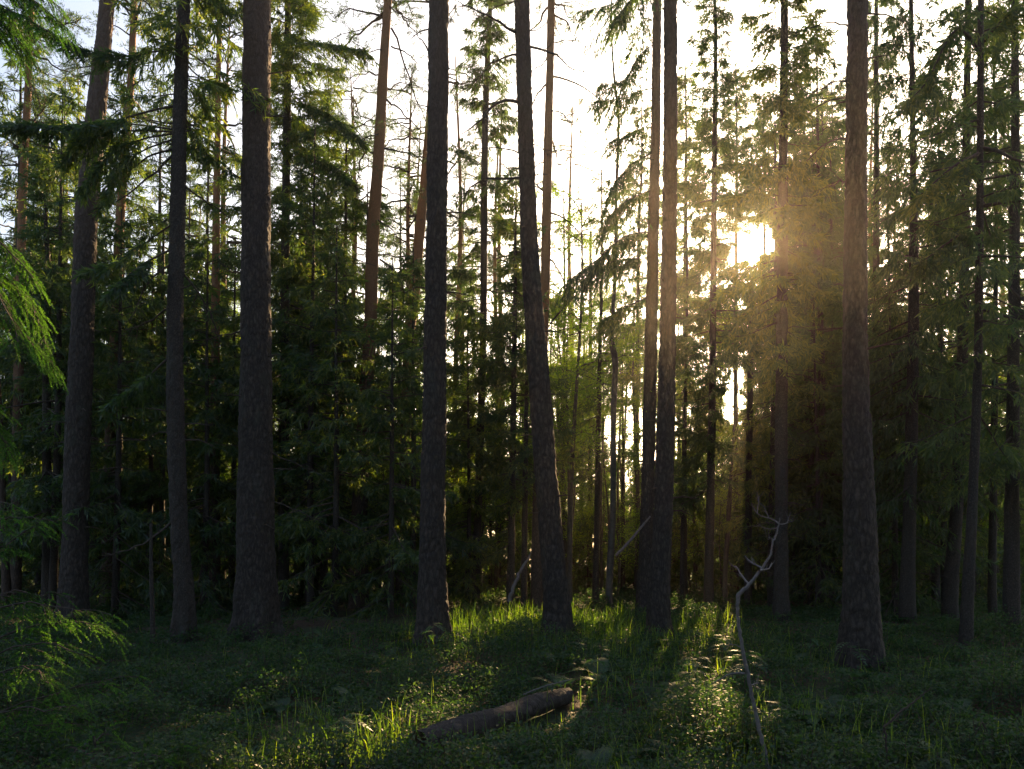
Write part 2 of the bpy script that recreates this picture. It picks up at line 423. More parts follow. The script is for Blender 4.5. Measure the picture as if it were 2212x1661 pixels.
def pine_crown(mb, r, Ht, z0, R, n=34, dens=9, axis=None, tuft=0.10):
    for i in range(n):
        f = r.random(); z = z0 + (Ht - z0) * f
        az = r.random() * 2 * np.pi; L = R * (0.35 + 0.75 * r.random()) * (1 - 0.55 * f)
        c = np.array([0, 0, z]) if axis is None else axis(z)
        h = np.array([math.cos(az), math.sin(az), 0]); s = np.linspace(0, 1, 5)[:, None]
        path = c + h * L * s + np.array([0, 0, 1.0]) * L * (r.uniform(-0.1, 0.45) * s - 0.2 * s ** 2) + r.normal(size=(5, 3)) * 0.06 * s
        pine_bough(mb, path, 0.018 + 0.014 * L, dens, r, tuft)

def broad_crown(mb, r, Ht, z0, R, nl=9000, nlimb=26, leaf=0.05, axis=None, lean=0.0):
    ends = []
    for i in range(nlimb):
        z = z0 + (Ht - z0) * r.random() ** 0.9 * 0.92
        f = (z - z0) / (Ht - z0)
        az = r.random() * 2 * np.pi; L = R * (0.45 + 0.6 * r.random()) * (1.0 - 0.6 * abs(f - 0.35))
        c = np.array([0, 0, z]) if axis is None else axis(z)
        h = np.array([math.cos(az), math.sin(az), 0]); s = np.linspace(0, 1, 6)[:, None]
        P = c + h * L * s + np.array([0, 0, 1.0]) * L * (r.uniform(0.2, 0.9) * s - 0.25 * s ** 2) + r.normal(size=(6, 3)) * 0.05 * s
        tube(mb, P, np.linspace(0.012 + 0.008 * L, 0.004, 6), 3, 0)
        for q in (2, 3, 3, 4, 4, 5, 5):
            d = norm(h * 0.5 + r.normal(size=3) * 0.7) * L * r.uniform(0.2, 0.5)
            e = np.stack([P[q], P[q] + d * 0.5, P[q] + d + [0, 0, -0.05]])
            tube(mb, e, [0.006, 0.004, 0.002], 3, 0); ends.append(e)
    ends = np.array(ends); m = max(1, nl // len(ends))
    E = np.repeat(ends, m, 0); N = len(E); t = r.random((N, 1)) * 1.1
    st = E[:, 0] * (1 - t) + E[:, 2] * t + r.normal(size=(N, 3)) * 0.10
    v = norm(r.normal(size=(N, 3)) + [0, 0, -0.5]) * leaf * r.uniform(0.7, 1.3, (N, 1))
    leaves(mb, st, v, leaf * 0.75, 1, 0.42, r)

# ------------------------------------------------------------------ the ground
def build_ground():
    xs = np.concatenate([[-900, -400, -200, -110], np.linspace(-70, 70, 181), [110, 200, 400, 900]])
    ys = np.concatenate([[-60, -25, -8], np.linspace(0, 60, 151), np.linspace(64, 160, 25), [200, 300, 500, 900, 1600]])
    X, Y = np.meshgrid(xs, ys); Z = ground_z(X, Y) + rng.normal(size=X.shape) * 0.012
    V = np.stack([X, Y, Z], -1).reshape(-1, 3); a = len(xs); b = len(ys)
    i = np.arange(b - 1)[:, None] * a; j = np.arange(a - 1)[None]
    mb = MB(); mb.add(V, np.stack([i + j, i + j + 1, i + a + j + 1, i + a + j], -1).reshape(-1, 4))
    m, n, out = mat('forest_floor')
    tc = n.nodes.new('ShaderNodeTexCoord'); o = tc.outputs['Object']
    f1 = noise(n, o, 0.5, 4); f2 = noise(n, o, 14, 6, 0.7)
    c1 = ramp(n, f2, [(0.3, (0.03, 0.018, 0.010)), (0.7, (0.11, 0.06, 0.03))])
    c2 = ramp(n, f2, [(0.3, (0.015, 0.035, 0.012)), (0.7, (0.05, 0.09, 0.025))])
    k = ramp(n, f1, [(0.42, (0, 0, 0)), (0.6, (1, 1, 1))])
    mx = n.nodes.new('ShaderNodeMix'); mx.data_type = 'RGBA'
    n.links.new(k, mx.inputs[0]); n.links.new(c1, mx.inputs[6]); n.links.new(c2, mx.inputs[7])
    p = n.nodes.new('ShaderNodeBsdfPrincipled'); p.inputs['Roughness'].default_value = 0.95
    n.links.new(mx.outputs[2], p.inputs['Base Color'])
    bp = n.nodes.new('ShaderNodeBump'); bp.inputs['Strength'].default_value = 1; bp.inputs['Distance'].default_value = 0.05
    n.links.new(f2, bp.inputs['Height']); n.links.new(bp.outputs[0], p.inputs['Normal'])
    n.links.new(p.outputs[0], out.inputs[0])
    single('ground', mb.mesh('ground', [m], True), 'dark forest floor of brown litter and moss', None, kind='structure')
build_ground()

# ------------------------------------------------------------------ specimen trees, measured one by one
def tree_from(name, label, cat, base_y, prof, mat_, rd, hi=True, top=None, flare=0.25, depth=None, group=None, sides=None):
    """prof: rows (x, y, width) from the top down, in the measuring frame. Returns (root, depth, axis function)"""
    D = depth or depth_of(base_y)
    prof = sorted(prof, key=lambda t: -t[1])
    root_p = on_ground(prof[0][0], D)
    pts = [np.array([root_p[0], D, root_p[2] - 0.15])]; rad = [prof[0][2] / 2 / F * D]
    for (x, y, w_) in prof:
        p = at(x, y, D)
        if p[2] > pts[-1][2] + 0.2: pts.append(p); rad.append(w_ / 2 / F * D)
    t = top or pts[-1][2] + 5
    if t > pts[-1][2] + 0.3:
        d = (pts[-1] - pts[-2]); d = d / d[2]
        g = (t - pts[-1][2])
        pts.append(pts[-1] + d * g * 0.5 + [rd.normal() * 0.05, 0, 0]); rad.append(rad[-1] * 0.72)
        pts.append(pts[-1] + np.array([0, 0, g * 0.5])); rad.append(0.02)
    pts = np.array(pts)
    root = thing(name, label, cat, root_p, group)
    mb = MB()
    if hi: trunk(mb, pts, rad, sides or 72, 0.025, 0.015, rd, flare=flare + .35)
    else: trunk(mb, pts, rad, sides or 16, 0.10, 0.006, rd, flare=flare)
    part('trunk', mb.mesh('trunk', [mat_], True, root_p), root)
    axis = lambda z: np.array([np.interp(z, pts[:, 2], pts[:, 0]), np.interp(z, pts[:, 2], pts[:, 1]), z])
    return root, D, axis

def add_crown(root, fn, mats, name='crown'):
    mb = MB(); fn(mb)
    return part(name, mb.mesh(name, mats, False, tuple(root.location)), root)
SP = [M['twig'], M['spruce']]; PN = [M['twig'], M['pine']]; BR = [M['twig'], M['leaf']]

def limb(root, pts, D, r0, rd, kind='bare', dy=0.0, dens=14, L2=0.35, s0=0.2, side=8, droop=1.0):
    """one measured limb as a child of its tree; dy bends it towards (-) or away from (+) the camera"""
    n = len(pts)
    P = np.array([at(x, y, D + dy * i / max(1, n - 1)) for i, (x, y) in enumerate(pts)])
    mb = MB()
    if kind == 'bare':
        R_ = resample(P, 10); R_[1:] += rd.normal(size=(9, 3)) * 0.012
        tube(mb, R_, np.linspace(r0, r0 * 0.25, 10), 5, 0)
        for _ in range(side):
            q = rd.integers(2, 9); t = norm(R_[q + 1 if q < 9 else q] - R_[q - 1])
            d = norm(t * 0.6 + rd.normal(size=3) * 0.6 + [0, 0, -0.25]) * rd.uniform(0.1, 0.45)
            e = np.stack([R_[q], R_[q] + d * 0.5 + rd.normal(size=3) * 0.02, R_[q] + d])
            tube(mb, e, [r0 * 0.35, r0 * 0.22, r0 * 0.1], 3, 0)
    elif kind == 'spruce':
        spruce_bough(mb, P, r0, L2, dens, rd, s0=s0, tl=0.16, tw=0.028, droop=droop)
    elif kind == 'pine':
        pine_bough(mb, P, r0, dens, rd, 0.08, s0=s0, spread=L2)
    mats = SP if kind != 'pine' else PN
    return part('branch', mb.mesh('branch', mats, False, tuple(root.location)), root)

R = lambda s: np.random.default_rng(s)
def stubs(T, seed, n, z0, z1, r_at):
    rd = R(seed)
    for i in range(n):
        z = rd.uniform(z0, z1); c = T[2](z); az = rd.choice([0, math.pi]) + rd.uniform(-.9, .9); h = np.array([math.cos(az), math.sin(az), 0]); l = r_at + rd.uniform(.05, .6) ** 1.3
        P = np.array([c, c + h * l * .6 + [0, 0, .02], c + h * l + [0, 0, rd.uniform(-.1, .06)]])
        mb = MB(); tube(mb, P, [.016, .012, .004], 5, 0); part('branch_stub', mb.mesh('branch_stub', [M['twig']], False, tuple(T[0].location)), T[0])

# --- the big pines and spruces in front
rd = R(1)
t1, D1, a1 = tree_from('pine_tree', 'thickest dark pine trunk left of centre with scaly bark', 'tree', 1375,
    [(556, 0, 57), (553, 400, 60), (553, 800, 67), (553, 1100, 76), (553, 1300, 85)], M['pine_bark'], rd, top=19)
limb(t1, [(585, 60), (560, 52), (520, 40)], D1, 0.035, rd, side=0)
limb(t1, [(530, 392), (500, 372), (470, 345), (455, 340)], D1, 0.02, rd, 'spruce', -0.6, 14, 0.25)
limb(t1, [(530, 590), (505, 588), (480, 575)], D1, 0.018, rd)
limb(t1, [(530, 715), (490, 722), (440, 735), (400, 738)], D1, 0.018, rd)
limb(t1, [(580, 975), (640, 1000), (700, 1030)], D1, 0.012, rd)
limb(t1, [(580, 1080), (650, 1105), (730, 1150)], D1, 0.012, rd)

rd = R(2)
t2, D2, a2 = tree_from('spruce_tree', 'slim dark spruce with long drooping limbs left of the thickest pine', 'tree', 1385,
    [(397, 0, 26), (390, 200, 29), (383, 500, 32), (378, 700, 33), (379, 900, 35), (388, 1150, 36), (398, 1300, 40)], M['spruce_bark'], rd, top=17)
for pts, kd, dy in [([(385, 105), (330, 112), (270, 122), (190, 110), (135, 86)], 'spruce', -.5), ([(383, 228), (320, 240), (260, 258), (150, 272), (0, 265)], 'spruce', -1.0),
                ([(380, 320), (320, 340), (260, 390), (215, 418)], 'bare', .5), ([(380, 330), (300, 400), (240, 440), (160, 470)], 'bare', -.5),
                ([(375, 482), (320, 520), (270, 560), (190, 585)], 'spruce', .3), ([(375, 536), (310, 570), (240, 625)], 'spruce', -.8),
                ([(372, 655), (330, 690), (270, 715)], 'bare', .6), ([(372, 765), (300, 830), (240, 870)], 'spruce', .2),
                ([(395, 130), (430, 165), (500, 190)], 'spruce', .6), ([(395, 245), (430, 310), (450, 340)], 'spruce', .4),
                ([(395, 400), (440, 430), (500, 470)], 'bare', .9), ([(395, 590), (440, 650), (470, 720)], 'bare', .6),
                ([(385, 560), (330, 600), (280, 690)], 'bare', -.5), ([(368, 1130), (300, 1180), (220, 1200)], 'bare', -.5)]:
    limb(t2, pts, D2, 0.022, rd, kd, dy, 32, 0.38, 0.3)
# the dark bough that hangs in front of the leaning pine
for pts in ([(378, 285), (300, 282), (220, 290), (140, 345)], [(378, 288), (310, 300), (240, 330), (185, 400)], [(378, 280), (280, 268), (190, 270), (160, 300)], [(376, 300), (300, 330), (250, 380), (225, 430)]):
    limb(t2, pts, D2, 0.02, rd, 'spruce', -0.4, 32, 0.5, 0.3)

rd = R(3)
t3, D3, a3 = tree_from('pine_tree', 'straight greyish pine trunk just left of the open sky', 'tree', 1400,
    [(948, 0, 43), (946, 300, 45), (943, 500, 46), (941, 700, 48), (938, 900, 51), (935, 1100, 54), (933, 1300, 61)], M['pine_bark'], rd, top=20)
limb(t3, [(925, 110), (905, 80), (880, 70)], D3, 0.015, rd)
limb(t3, [(965, 165), (990, 175), (1015, 215)], D3, 0.012, rd)

rd = R(4)
t4, D4, a4 = tree_from('pine_tree', 'gently leaning pine trunk with curved limbs in the middle', 'tree', 1390,
    [(1127, 0, 32), (1133, 200, 34), (1139, 400, 36), (1148, 600, 40), (1160, 760, 44), (1174, 950, 48), (1186, 1100, 50), (1198, 1250, 52), (1203, 1330, 54)], M['pine_bark'], rd, top=19)
for pts, r0 in [([(1122, 72), (1090, 55), (1050, 32), (985, 2)], .028), ([(1120, 118), (1080, 128), (1050, 150), (1020, 178)], .02), ([(1126, 222), (1090, 218), (1065, 228), (1035, 262), (1000, 290)], .032),
                ([(1130, 243), (1122, 225), (1118, 212)], .02), ([(1127, 385), (1085, 384), (1050, 385), (1020, 400), (990, 450)], .026), ([(1132, 640), (1110, 632), (1070, 625)], .015),
                ([(1140, 100), (1190, 112), (1225, 140), (1275, 158)], .024), ([(1145, 310), (1175, 325), (1185, 345)], .014), ([(1120, 330), (1090, 320), (1060, 318), (1030, 322)], .016)]:
    limb(t4, pts, D4, r0, rd, 'bare', rd.uniform(-.6, .6), side=10)

rd = R(5)
t5, D5, a5 = tree_from('pine_tree', 'straight pine trunk closest left of the sun, in front of its twin', 'tree', 1385,
    [(1448, 0, 28), (1448, 300, 30), (1446, 500, 32), (1442, 750, 36), (1437, 950, 39), (1431, 1150, 41), (1423, 1300, 45)], M['pine_bark'], rd, top=19)
rd = R(6)
t6, D6, a6 = tree_from('pine_tree', 'thinner pine trunk half hidden behind its twin left of the sun', 'tree', 1325,
    [(1420, 0, 18), (1416, 300, 21), (1411, 500, 24), (1405, 800, 27), (1398, 1100, 29), (1393, 1270, 31)], M['pine_bark'], rd, top=24, sides=32)
rd = R(7)
t7, D7, a7 = tree_from('pine_tree', 'thick rough pine trunk right of the sun with base in bilberry', 'tree', 1440,
    [(1853, 0, 42), (1850, 300, 43), (1848, 500, 46), (1848, 750, 50), (1852, 950, 57), (1857, 1150, 66), (1860, 1300, 72), (1862, 1400, 77)], M['pine_bark'], rd, top=15)
for pts in ([(1840, 62), (1800, 50), (1760, 55), (1700, 75)], [(1840, 180), (1800, 175), (1770, 195), (1740, 205)], [(1832, 300), (1790, 305), (1740, 350)], [(1832, 390), (1790, 400)], [(1832, 622), (1800, 612)]):
    limb(t7, pts, D7, 0.016, rd, 'bare', 0.8, side=9)
rd = R(8)
t8, D8, a8 = tree_from('spruce_tree', 'slender spruce trunk with sunlit crown right beside the sun', 'tree', 1345,
    [(1694, 0, 15), (1692, 300, 18), (1690, 600, 22), (1688, 850, 25), (1688, 1100, 26), (1688, 1290, 29)], M['spruce_bark'], rd, top=19, sides=32)
rd = R(9)
t9, D9, a9 = tree_from('pine_tree', 'broad leaning pine on the left with orange lit right edge', 'tree', 1345,
    [(232, 0, 30), (212, 200, 37), (197, 350, 42), (185, 500, 45), (178, 700, 47), (170, 900, 49), (164, 1100, 50), (158, 1290, 54)], M['pine_bark'], rd, top=21)
rd = R(10)
t10, D10, a10 = tree_from('pine_tree', 'slim orange barked pine between the leaning pine and the slim spruce', 'tree', 1312,
    [(290, 0, 12), (281, 200, 15), (268, 350, 17), (258, 500, 19), (250, 700, 21), (240, 900, 22), (232, 1250, 25)], M['far_pine_bark'], rd, False, top=22, sides=28)
rd = R(11)
t11, D11, a11 = tree_from('pine_tree', 'slender orange pine stem near the upper left corner', 'tree', 1310,
    [(66, 60, 11), (60, 200, 14), (52, 350, 16), (47, 500, 17), (40, 800, 19), (34, 1250, 22)], M['far_pine_bark'], rd, False, top=23, sides=28)
rd = R(12)
t12, D12, a12 = tree_from('pine_tree', 'reddish pine in green spruce foliage left of the straight greyish pine', 'tree', 1318,
    [(838, 0, 17), (828, 150, 21), (818, 330, 24), (806, 500, 27), (800, 700, 28), (788, 900, 31), (772, 1200, 34)], M['far_pine_bark'], rd, False, top=24, sides=28)
for pts in ([(845, 60), (870, 130), (905, 230), (935, 290)], [(835, 215), (880, 250), (920, 290)], [(830, 320), (870, 330), (925, 345)], [(825, 160), (790, 160), (740, 170)], [(815, 330), (790, 325), (775, 360), (770, 420)], [(845, 100), (880, 115), (915, 150)], [(820, 560), (860, 590), (900, 640)]):
    limb(t12, pts, D12, 0.03, rd, 'pine', rd.uniform(-1, 1), 5, 0.4, 0.3)
for pts in ([(836, 20), (790, 60), (750, 70), (690, 100)], [(840, 100), (800, 110), (760, 90)], [(830, 280), (790, 300), (730, 290)], [(838, 10), (880, 40), (930, 30)], [(828, 200), (870, 180), (915, 190)], [(822, 400), (860, 420), (915, 410)], [(806, 470), (850, 500), (900, 560)]):
    limb(t12, pts, D12, 0.022, rd, 'pine', rd.uniform(-1, 1), 6, 0.5, 0.15)
rd = R(13)
t13, D13, a13 = tree_from('pine_tree', 'crooked pine leaning out from behind the straight greyish pine', 'tree', 1308,
    [(945, 0, 12), (930, 220, 15), (916, 400, 19), (905, 520, 22), (892, 660, 25), (884, 720, 24), (878, 850, 22), (868, 1250, 26)], M['far_pine_bark'], rd, False, top=23, sides=28)
rd = R(14)
t14, D14, a14 = tree_from('pine_tree', 'sunlit orange pine crossing behind the gently leaning pine', 'tree', 1316,
    [(1191, 0, 16), (1188, 150, 17), (1184, 300, 19), (1181, 450, 21), (1178, 600, 21), (1172, 750, 22), (1165, 1000, 24), (1160, 1250, 26)], M['far_pine_bark'], rd, False, top=22, sides=28)
for pts in ([(1192, 165), (1230, 175), (1280, 200), (1340, 262)], [(1182, 180), (1155, 215), (1140, 260)], [(1188, 290), (1200, 330), (1210, 375)], [(1182, 420), (1160, 400), (1148, 385)], [(1190, 460), (1225, 475), (1262, 515)], [(1188, 560), (1210, 590), (1225, 640)], [(1188, 700), (1240, 640), (1290, 590)], [(1195, 30), (1225, 50), (1240, 90)]):
    limb(t14, pts, D14, 0.03, rd, 'bare', rd.uniform(-1, 1), side=12)

rd = R(15)
for pts in ([(1190, 40), (1150, 70), (1090, 60), (1040, 90)], [(1188, 120), (1140, 160), (1080, 170)], [(1192, 20), (1240, 5), (1300, 20)], [(1190, 90), (1250, 90), (1290, 130)], [(1186, 230), (1230, 260), (1270, 300)], [(1184, 350), (1130, 370), (1070, 420)]):
    limb(t14, pts, D14, 0.02, rd, 'pine', rd.uniform(-1.5, 1.5), 5, 0.5, 0.3)

# --- slender stems seen between them
slim = [
 ('spruce_tree', 'thin straight spruce stem dropping below the sun', 1315, [(1546, 60, 8), (1544, 300, 11), (1541, 600, 13), (1538, 900, 16), (1531, 1260, 20)], 'spruce_bark', 19),
 ('spruce_tree', 'faint spruce stem directly beneath the glaring sun', 1310, [(1624, 600, 8), (1622, 760, 12), (1618, 1000, 13), (1616, 1260, 15)], 'spruce_bark', 9.2),
 ('spruce_tree', 'dark straight spruce pole near the right edge, foremost of its pair', 1400, [(2119, 0, 12), (2117, 400, 14), (2112, 800, 17), (2100, 1100, 20), (2087, 1380, 26)], 'spruce_bark', 15),
 ('spruce_tree', 'pale sided spruce pole left of the foremost dark pole near the right edge', 1340, [(2092, 0, 13), (2086, 400, 16), (2078, 800, 22), (2066, 1100, 25), (2052, 1300, 31)], 'spruce_bark', 19),
 ('spruce_tree', 'spruce trunk with hanging twigs midway between rough pine and right edge poles', 1345, [(1968, 0, 9), (1972, 300, 12), (1974, 600, 20), (1970, 900, 24), (1962, 1200, 28), (1960, 1300, 32)], 'spruce_bark', 18),
 ('spruce_tree', 'pale slim spruce stem just right of the thick rough pine', 1312, [(1893, 100, 9), (1893, 500, 13), (1892, 800, 15), (1890, 1260, 18)], 'spruce_bark', 20),
 ('birch_tree', 'thin crooked bare stem kinked halfway down below the open sky', 1318, [(1327, 170, 5), (1336, 260, 6), (1331, 420, 7), (1330, 560, 8), (1323, 690, 9), (1321, 735, 12), (1329, 780, 13), (1325, 900, 12), (1324, 1100, 13), (1316, 1270, 15)], 'birch_bark', 17.0),
 ('spruce_tree', 'thin dark spruce stem between the two central pines, left of its pair', 1315, [(1113, 510, 6), (1112, 700, 10), (1109, 900, 13), (1106, 1100, 14), (1103, 1260, 17)], 'spruce_bark', 12),
 ('spruce_tree', 'thin dark spruce stem between the two central pines, right of its pair', 1315, [(1139, 600, 5), (1138, 800, 8), (1135, 1000, 11), (1132, 1260, 13)], 'spruce_bark', 12),
 ('spruce_tree', 'mossy green spruce with drooping clumps right of the straight greyish pine', 1308, [(1060, 0, 9), (1050, 200, 13), (1046, 400, 15), (1044, 700, 15), (1036, 1000, 16), (1028, 1250, 18)], 'spruce_bark', 22),
 ('spruce_tree', 'thin stem close left of the slim drooping spruce', 1310, [(352, 560, 7), (351, 800, 10), (350, 1100, 12), (350, 1270, 14)], 'spruce_bark', 11),
 ('dead_spruce', 'bare dark pole in front of the dim trunks left of the slim drooping spruce', 1400, [(326, 1130, 6), (327, 1250, 8), (330, 1380, 10)], 'spruce_bark', 2.0),
 ('spruce_tree', 'nearly black slim spruce trunk left of the broad leaning pine', 1330, [(103, 560, 10), (101, 800, 16), (101, 1000, 18), (103, 1270, 24)], 'spruce_bark', 11),
 ('pine_tree', 'pinkish pine stem between the slim drooping spruce and the thickest pine', 1312, [(473, 100, 10), (470, 300, 13), (467, 500, 16), (465, 800, 19), (464, 1250, 23)], 'far_pine_bark', 21),
 ('spruce_tree', 'hazy brown trunk just right of the thickest pine', 1318, [(622, 100, 15), (618, 400, 17), (615, 800, 20), (612, 1250, 24)], 'spruce_bark', 20),
 ('pine_tree', 'brightly sunlit orange trunk at the left edge of the photo', 1320, [(-12, 700, 11), (-2, 900, 13), (4, 1050, 14), (10, 1200, 16), (14, 1270, 18)], 'far_pine_bark', 20),
 ('birch_tree', 'forked pale birch stem in the bright gap right of centre', 1308, [(1246, 830, 7), (1238, 950, 9), (1232, 1100, 11), (1230, 1250, 12)], 'birch_bark', 12),
 ('spruce_tree', 'sunlit brown spruce stem left of the thin crooked stem', 1308, [(1296, 760, 8), (1293, 900, 11), (1290, 1100, 12), (1287, 1250, 14)], 'spruce_bark', 13),
 ('spruce_tree', 'dark trunk close behind the left side of the spruce beside the sun', 1312, [(1674, 780, 12), (1670, 980, 14), (1666, 1260, 17)], 'spruce_bark', 14),
 ('spruce_tree', 'narrow dark stem between hanging twig spruce and right edge poles', 1312, [(2030, 700, 9), (2026, 1000, 13), (2021, 1260, 17)], 'spruce_bark', 15),
 ('spruce_tree', 'dark trunk at the right edge standing nearest the frame', 1372, [(2192, 500, 20), (2188, 900, 25), (2185, 1300, 32)], 'spruce_bark', 15),
 ('spruce_tree', 'dim trunk right of the foremost dark pole near the right edge', 1335, [(2150, 700, 10), (2147, 1000, 14), (2143, 1280, 17)], 'spruce_bark', 14),
 ('spruce_tree', 'dim brown trunk right behind the broad leaning pine foot', 1308, [(205, 700, 12), (202, 1000, 16), (200, 1250, 19)], 'spruce_bark', 15),
 ('spruce_tree', 'dark trunk midway between the thickest pine and straight greyish pine', 1310, [(742, 800, 11), (736, 1000, 15), (730, 1250, 19)], 'spruce_bark', 14),
 ('spruce_tree', 'thin sunlit stem just right of the straight pine nearest the sun', 1308, [(1482, 800, 7), (1478, 1000, 9), (1474, 1250, 11)], 'spruce_bark', 12),
 ('birch_tree', 'thin slanting birch stem right of the spruce stem below the sun', 1306, [(1588, 880, 5), (1578, 1050, 8), (1566, 1250, 10)], 'birch_bark', 10),
 ('spruce_tree', 'dim stem right of the spruce beside the sun in deep shade', 1310, [(1756, 700, 8), (1753, 1000, 11), (1750, 1250, 13)], 'spruce_bark', 14),
 ('spruce_tree', 'dim slim stem left of the thick rough pine foot', 1308, [(1800, 800, 8), (1798, 1000, 11), (1797, 1250, 13)], 'spruce_bark', 14),
 ('spruce_tree', 'brown stem right of the thickest pine where reddish litter begins', 1310, [(660, 850, 8), (662, 1050, 11), (664, 1250, 12)], 'spruce_bark', 12),
]
ST = {}
for k, (nm, lb, by, prof, mt, top) in enumerate(slim):
    rd = R(100 + k)
    rt, D_, ax = tree_from(nm, lb, 'tree', by, prof, M[mt], rd, False, top=top, sides=14 if D_ is None else 14) if False else tree_from(nm, lb, 'tree', by, prof, M[mt], rd, False, top=top, sides=18)
    ST[k] = (rt, D_, ax)

# crowns of the specimen trees: (root, depth, axis) , kind, height, start, radius, options
EXTRA = {}
def add_extra(mb, T):
    e = EXTRA.get(T[0].name)
    if e:
        for v, f, m in zip(e.v, e.f, e.m):
            pass
        V = np.concatenate(e.v)
        mb.add(V, np.concatenate([f for f in e.f if f.shape[1] == 4]), 0)
def crown_spruce(T, seed, Ht, z0, Rr, **kw):
    rd = R(seed)
    mb = MB(); spruce_crown(mb, rd, Ht, z0, Rr, axis=T[2], **kw)
    add_extra(mb, T); return part('crown', mb.mesh('crown', SP, False, tuple(T[0].location)), T[0])
def crown_pine(T, seed, Ht, z0, Rr, **kw):
    rd = R(seed)
    mb = MB(); pine_crown(mb, rd, Ht, z0, Rr, axis=T[2], **kw)
    add_extra(mb, T); return part('crown', mb.mesh('crown', PN, False, tuple(T[0].location)), T[0])
def crown_broad(T, seed, Ht, z0, Rr, **kw):
    rd = R(seed)
    mb = MB(); broad_crown(mb, rd, Ht, z0, Rr, axis=T[2], **kw)
    add_extra(mb, T); return part('crown', mb.mesh('crown', BR, False, tuple(T[0].location)), T[0])
def bare_limbs(T, seed, z0, z1, n, L, rad=0.012):
    mb = MB(); dead_twigs(mb, R(seed), T[2](z0), T[2](z1), n, L, rad); EXTRA[T[0].name] = mb

T = lambda r_, d_, a_: (r_, d_, a_)
for k in (0, 1, 3, 4, 5, 7, 8, 9, 14, 17, 18, 19): bare_limbs(ST[k], 200 + k, 0.8, 4.5, 16, 1.1)
bare_limbs((t8, D8, a8), 230, 1.0, 8.5, 34, 1.1); bare_limbs((t5, D5, a5), 231, 4, 12, 8, 0.5)
bare_limbs((t6, D6, a6), 232, 6, 16, 14, 1.0); bare_limbs((t10, D10, a10), 233, 5, 13, 30, 1.3); bare_limbs((t13, D13, a13), 234, 4, 15, 20, 1.2)
bare_limbs((t11, D11, a11), 235, 5, 13, 24, 1.2); bare_limbs((t12, D12, a12), 236, 3, 12, 16, 1.2)
for q, (T_, n_, r_) in enumerate([((t1, D1, a1), 16, .24), ((t3, D3, a3), 13, .18), ((t4, D4, a4), 13, .16), ((t5, D5, a5), 14, .15), ((t7, D7, a7), 16, .2), ((t9, D9, a9), 14, .21), ((t2, D2, a2), 18, .14), ((t8, D8, a8), 16, .12), ((t12, D12, a12), 12, .14), ((t13, D13, a13), 12, .12)]):
    stubs(T_, 1200 + q, n_, 2.0, 11.0, r_)
crown_pine((t1, D1, a1), 31, 20, 13, 2.5); crown_pine((t3, D3, a3), 32, 21, 13, 2.5)
crown_pine((t4, D4, a4), 33, 20, 12.5, 2.6); crown_pine((t5, D5, a5), 34, 20, 13, 2.4)
crown_pine((t7, D7, a7), 35, 18, 11, 2.4); crown_pine((t6, D6, a6), 36, 24, 17, 2.4)
crown_pine((t9, D9, a9), 37, 22, 14, 2.6)
crown_pine((t10, D10, a10), 38, 23, 13.5, 2.6, n=44); crown_pine((t11, D11, a11), 39, 24, 13, 2.6, n=44)
crown_pine((t12, D12, a12), 40, 25, 16, 2.2); crown_pine((t13, D13, a13), 41, 24, 15.5, 2.4)
crown_pine((t14, D14, a14), 42, 23, 16.5, 2.2)
crown_spruce((t2, D2, a2), 43, 18, 9.5, 1.4, dens=14)
crown_spruce((t8, D8, a8), 44, 19, 6.0, 1.35, dens=20, keep=0.95)
crown_spruce(ST[0], 45, 19, 3.2, 1.55, dens=18, keep=0.9)
crown_spruce(ST[1], 46, 9.2, 2.0, 1.3, dens=14)
crown_spruce(ST[2], 47, 15, 4.0, 1.8, dens=10, keep=0.6)
crown_spruce(ST[3], 48, 19, 3.5, 2.0, dens=10, keep=0.65, droop=1.6)
crown_spruce(ST[4], 49, 18.5, 3.0, 1.9, dens=12, keep=0.75, droop=1.7)
crown_spruce(ST[5], 50, 20, 4.0, 1.5, dens=12, keep=0.8, droop=1.6)
crown_broad(ST[6], 51, 8.0, 4.2, 1.5, nl=4500, nlimb=18)
crown_spruce(ST[7], 52, 12.2, 2.0, 1.9, dens=14, tip=0.8)
crown_spruce(ST[8], 53, 11, 2.4, 1.4, dens=12, keep=0.7)
crown_spruce(ST[9], 54, 22, 4.5, 1.6, dens=20, keep=0.85, nb=4, droop=1.5)
crown_spruce(ST[10], 55, 11.5, 2.0, 1.8, dens=13)
crown_spruce(ST[12], 56, 11.5, 2.0, 2.0, dens=14)
crown_pine(ST[13], 57, 22, 13, 2.2)
crown_spruce(ST[14], 58, 21, 2.6, 2.3, dens=20, keep=1.0, dz=0.36, tip=0.5)
crown_pine(ST[15], 59, 20, 12, 2.2)
crown_broad(ST[16], 60, 12.5, 4.0, 1.9, nl=5000)
crown_spruce(ST[17], 61, 13, 3.0, 1.3, dens=12, keep=0.6)
for k, s_, h_, z_, r_ in [(18, 62, 14, 3, 1.4), (19, 63, 16, 3, 1.6), (20, 64, 16, 2.5, 2.0), (21, 65, 15, 3, 1.6), (22, 66, 16, 2.5, 1.7), (23, 67, 14.5, 2, 1.9), (24, 68, 10, 3, 1.1), (26, 69, 14, 2.2, 1.6), (27, 70, 14, 2.2, 1.6), (28, 71, 11, 2.5, 1.5)]:
    crown_spruce(ST[k], s_, h_, z_, r_, dens=13, keep=0.85)
crown_broad(ST[25], 72, 10.5, 4.5, 1.3, nl=3000)

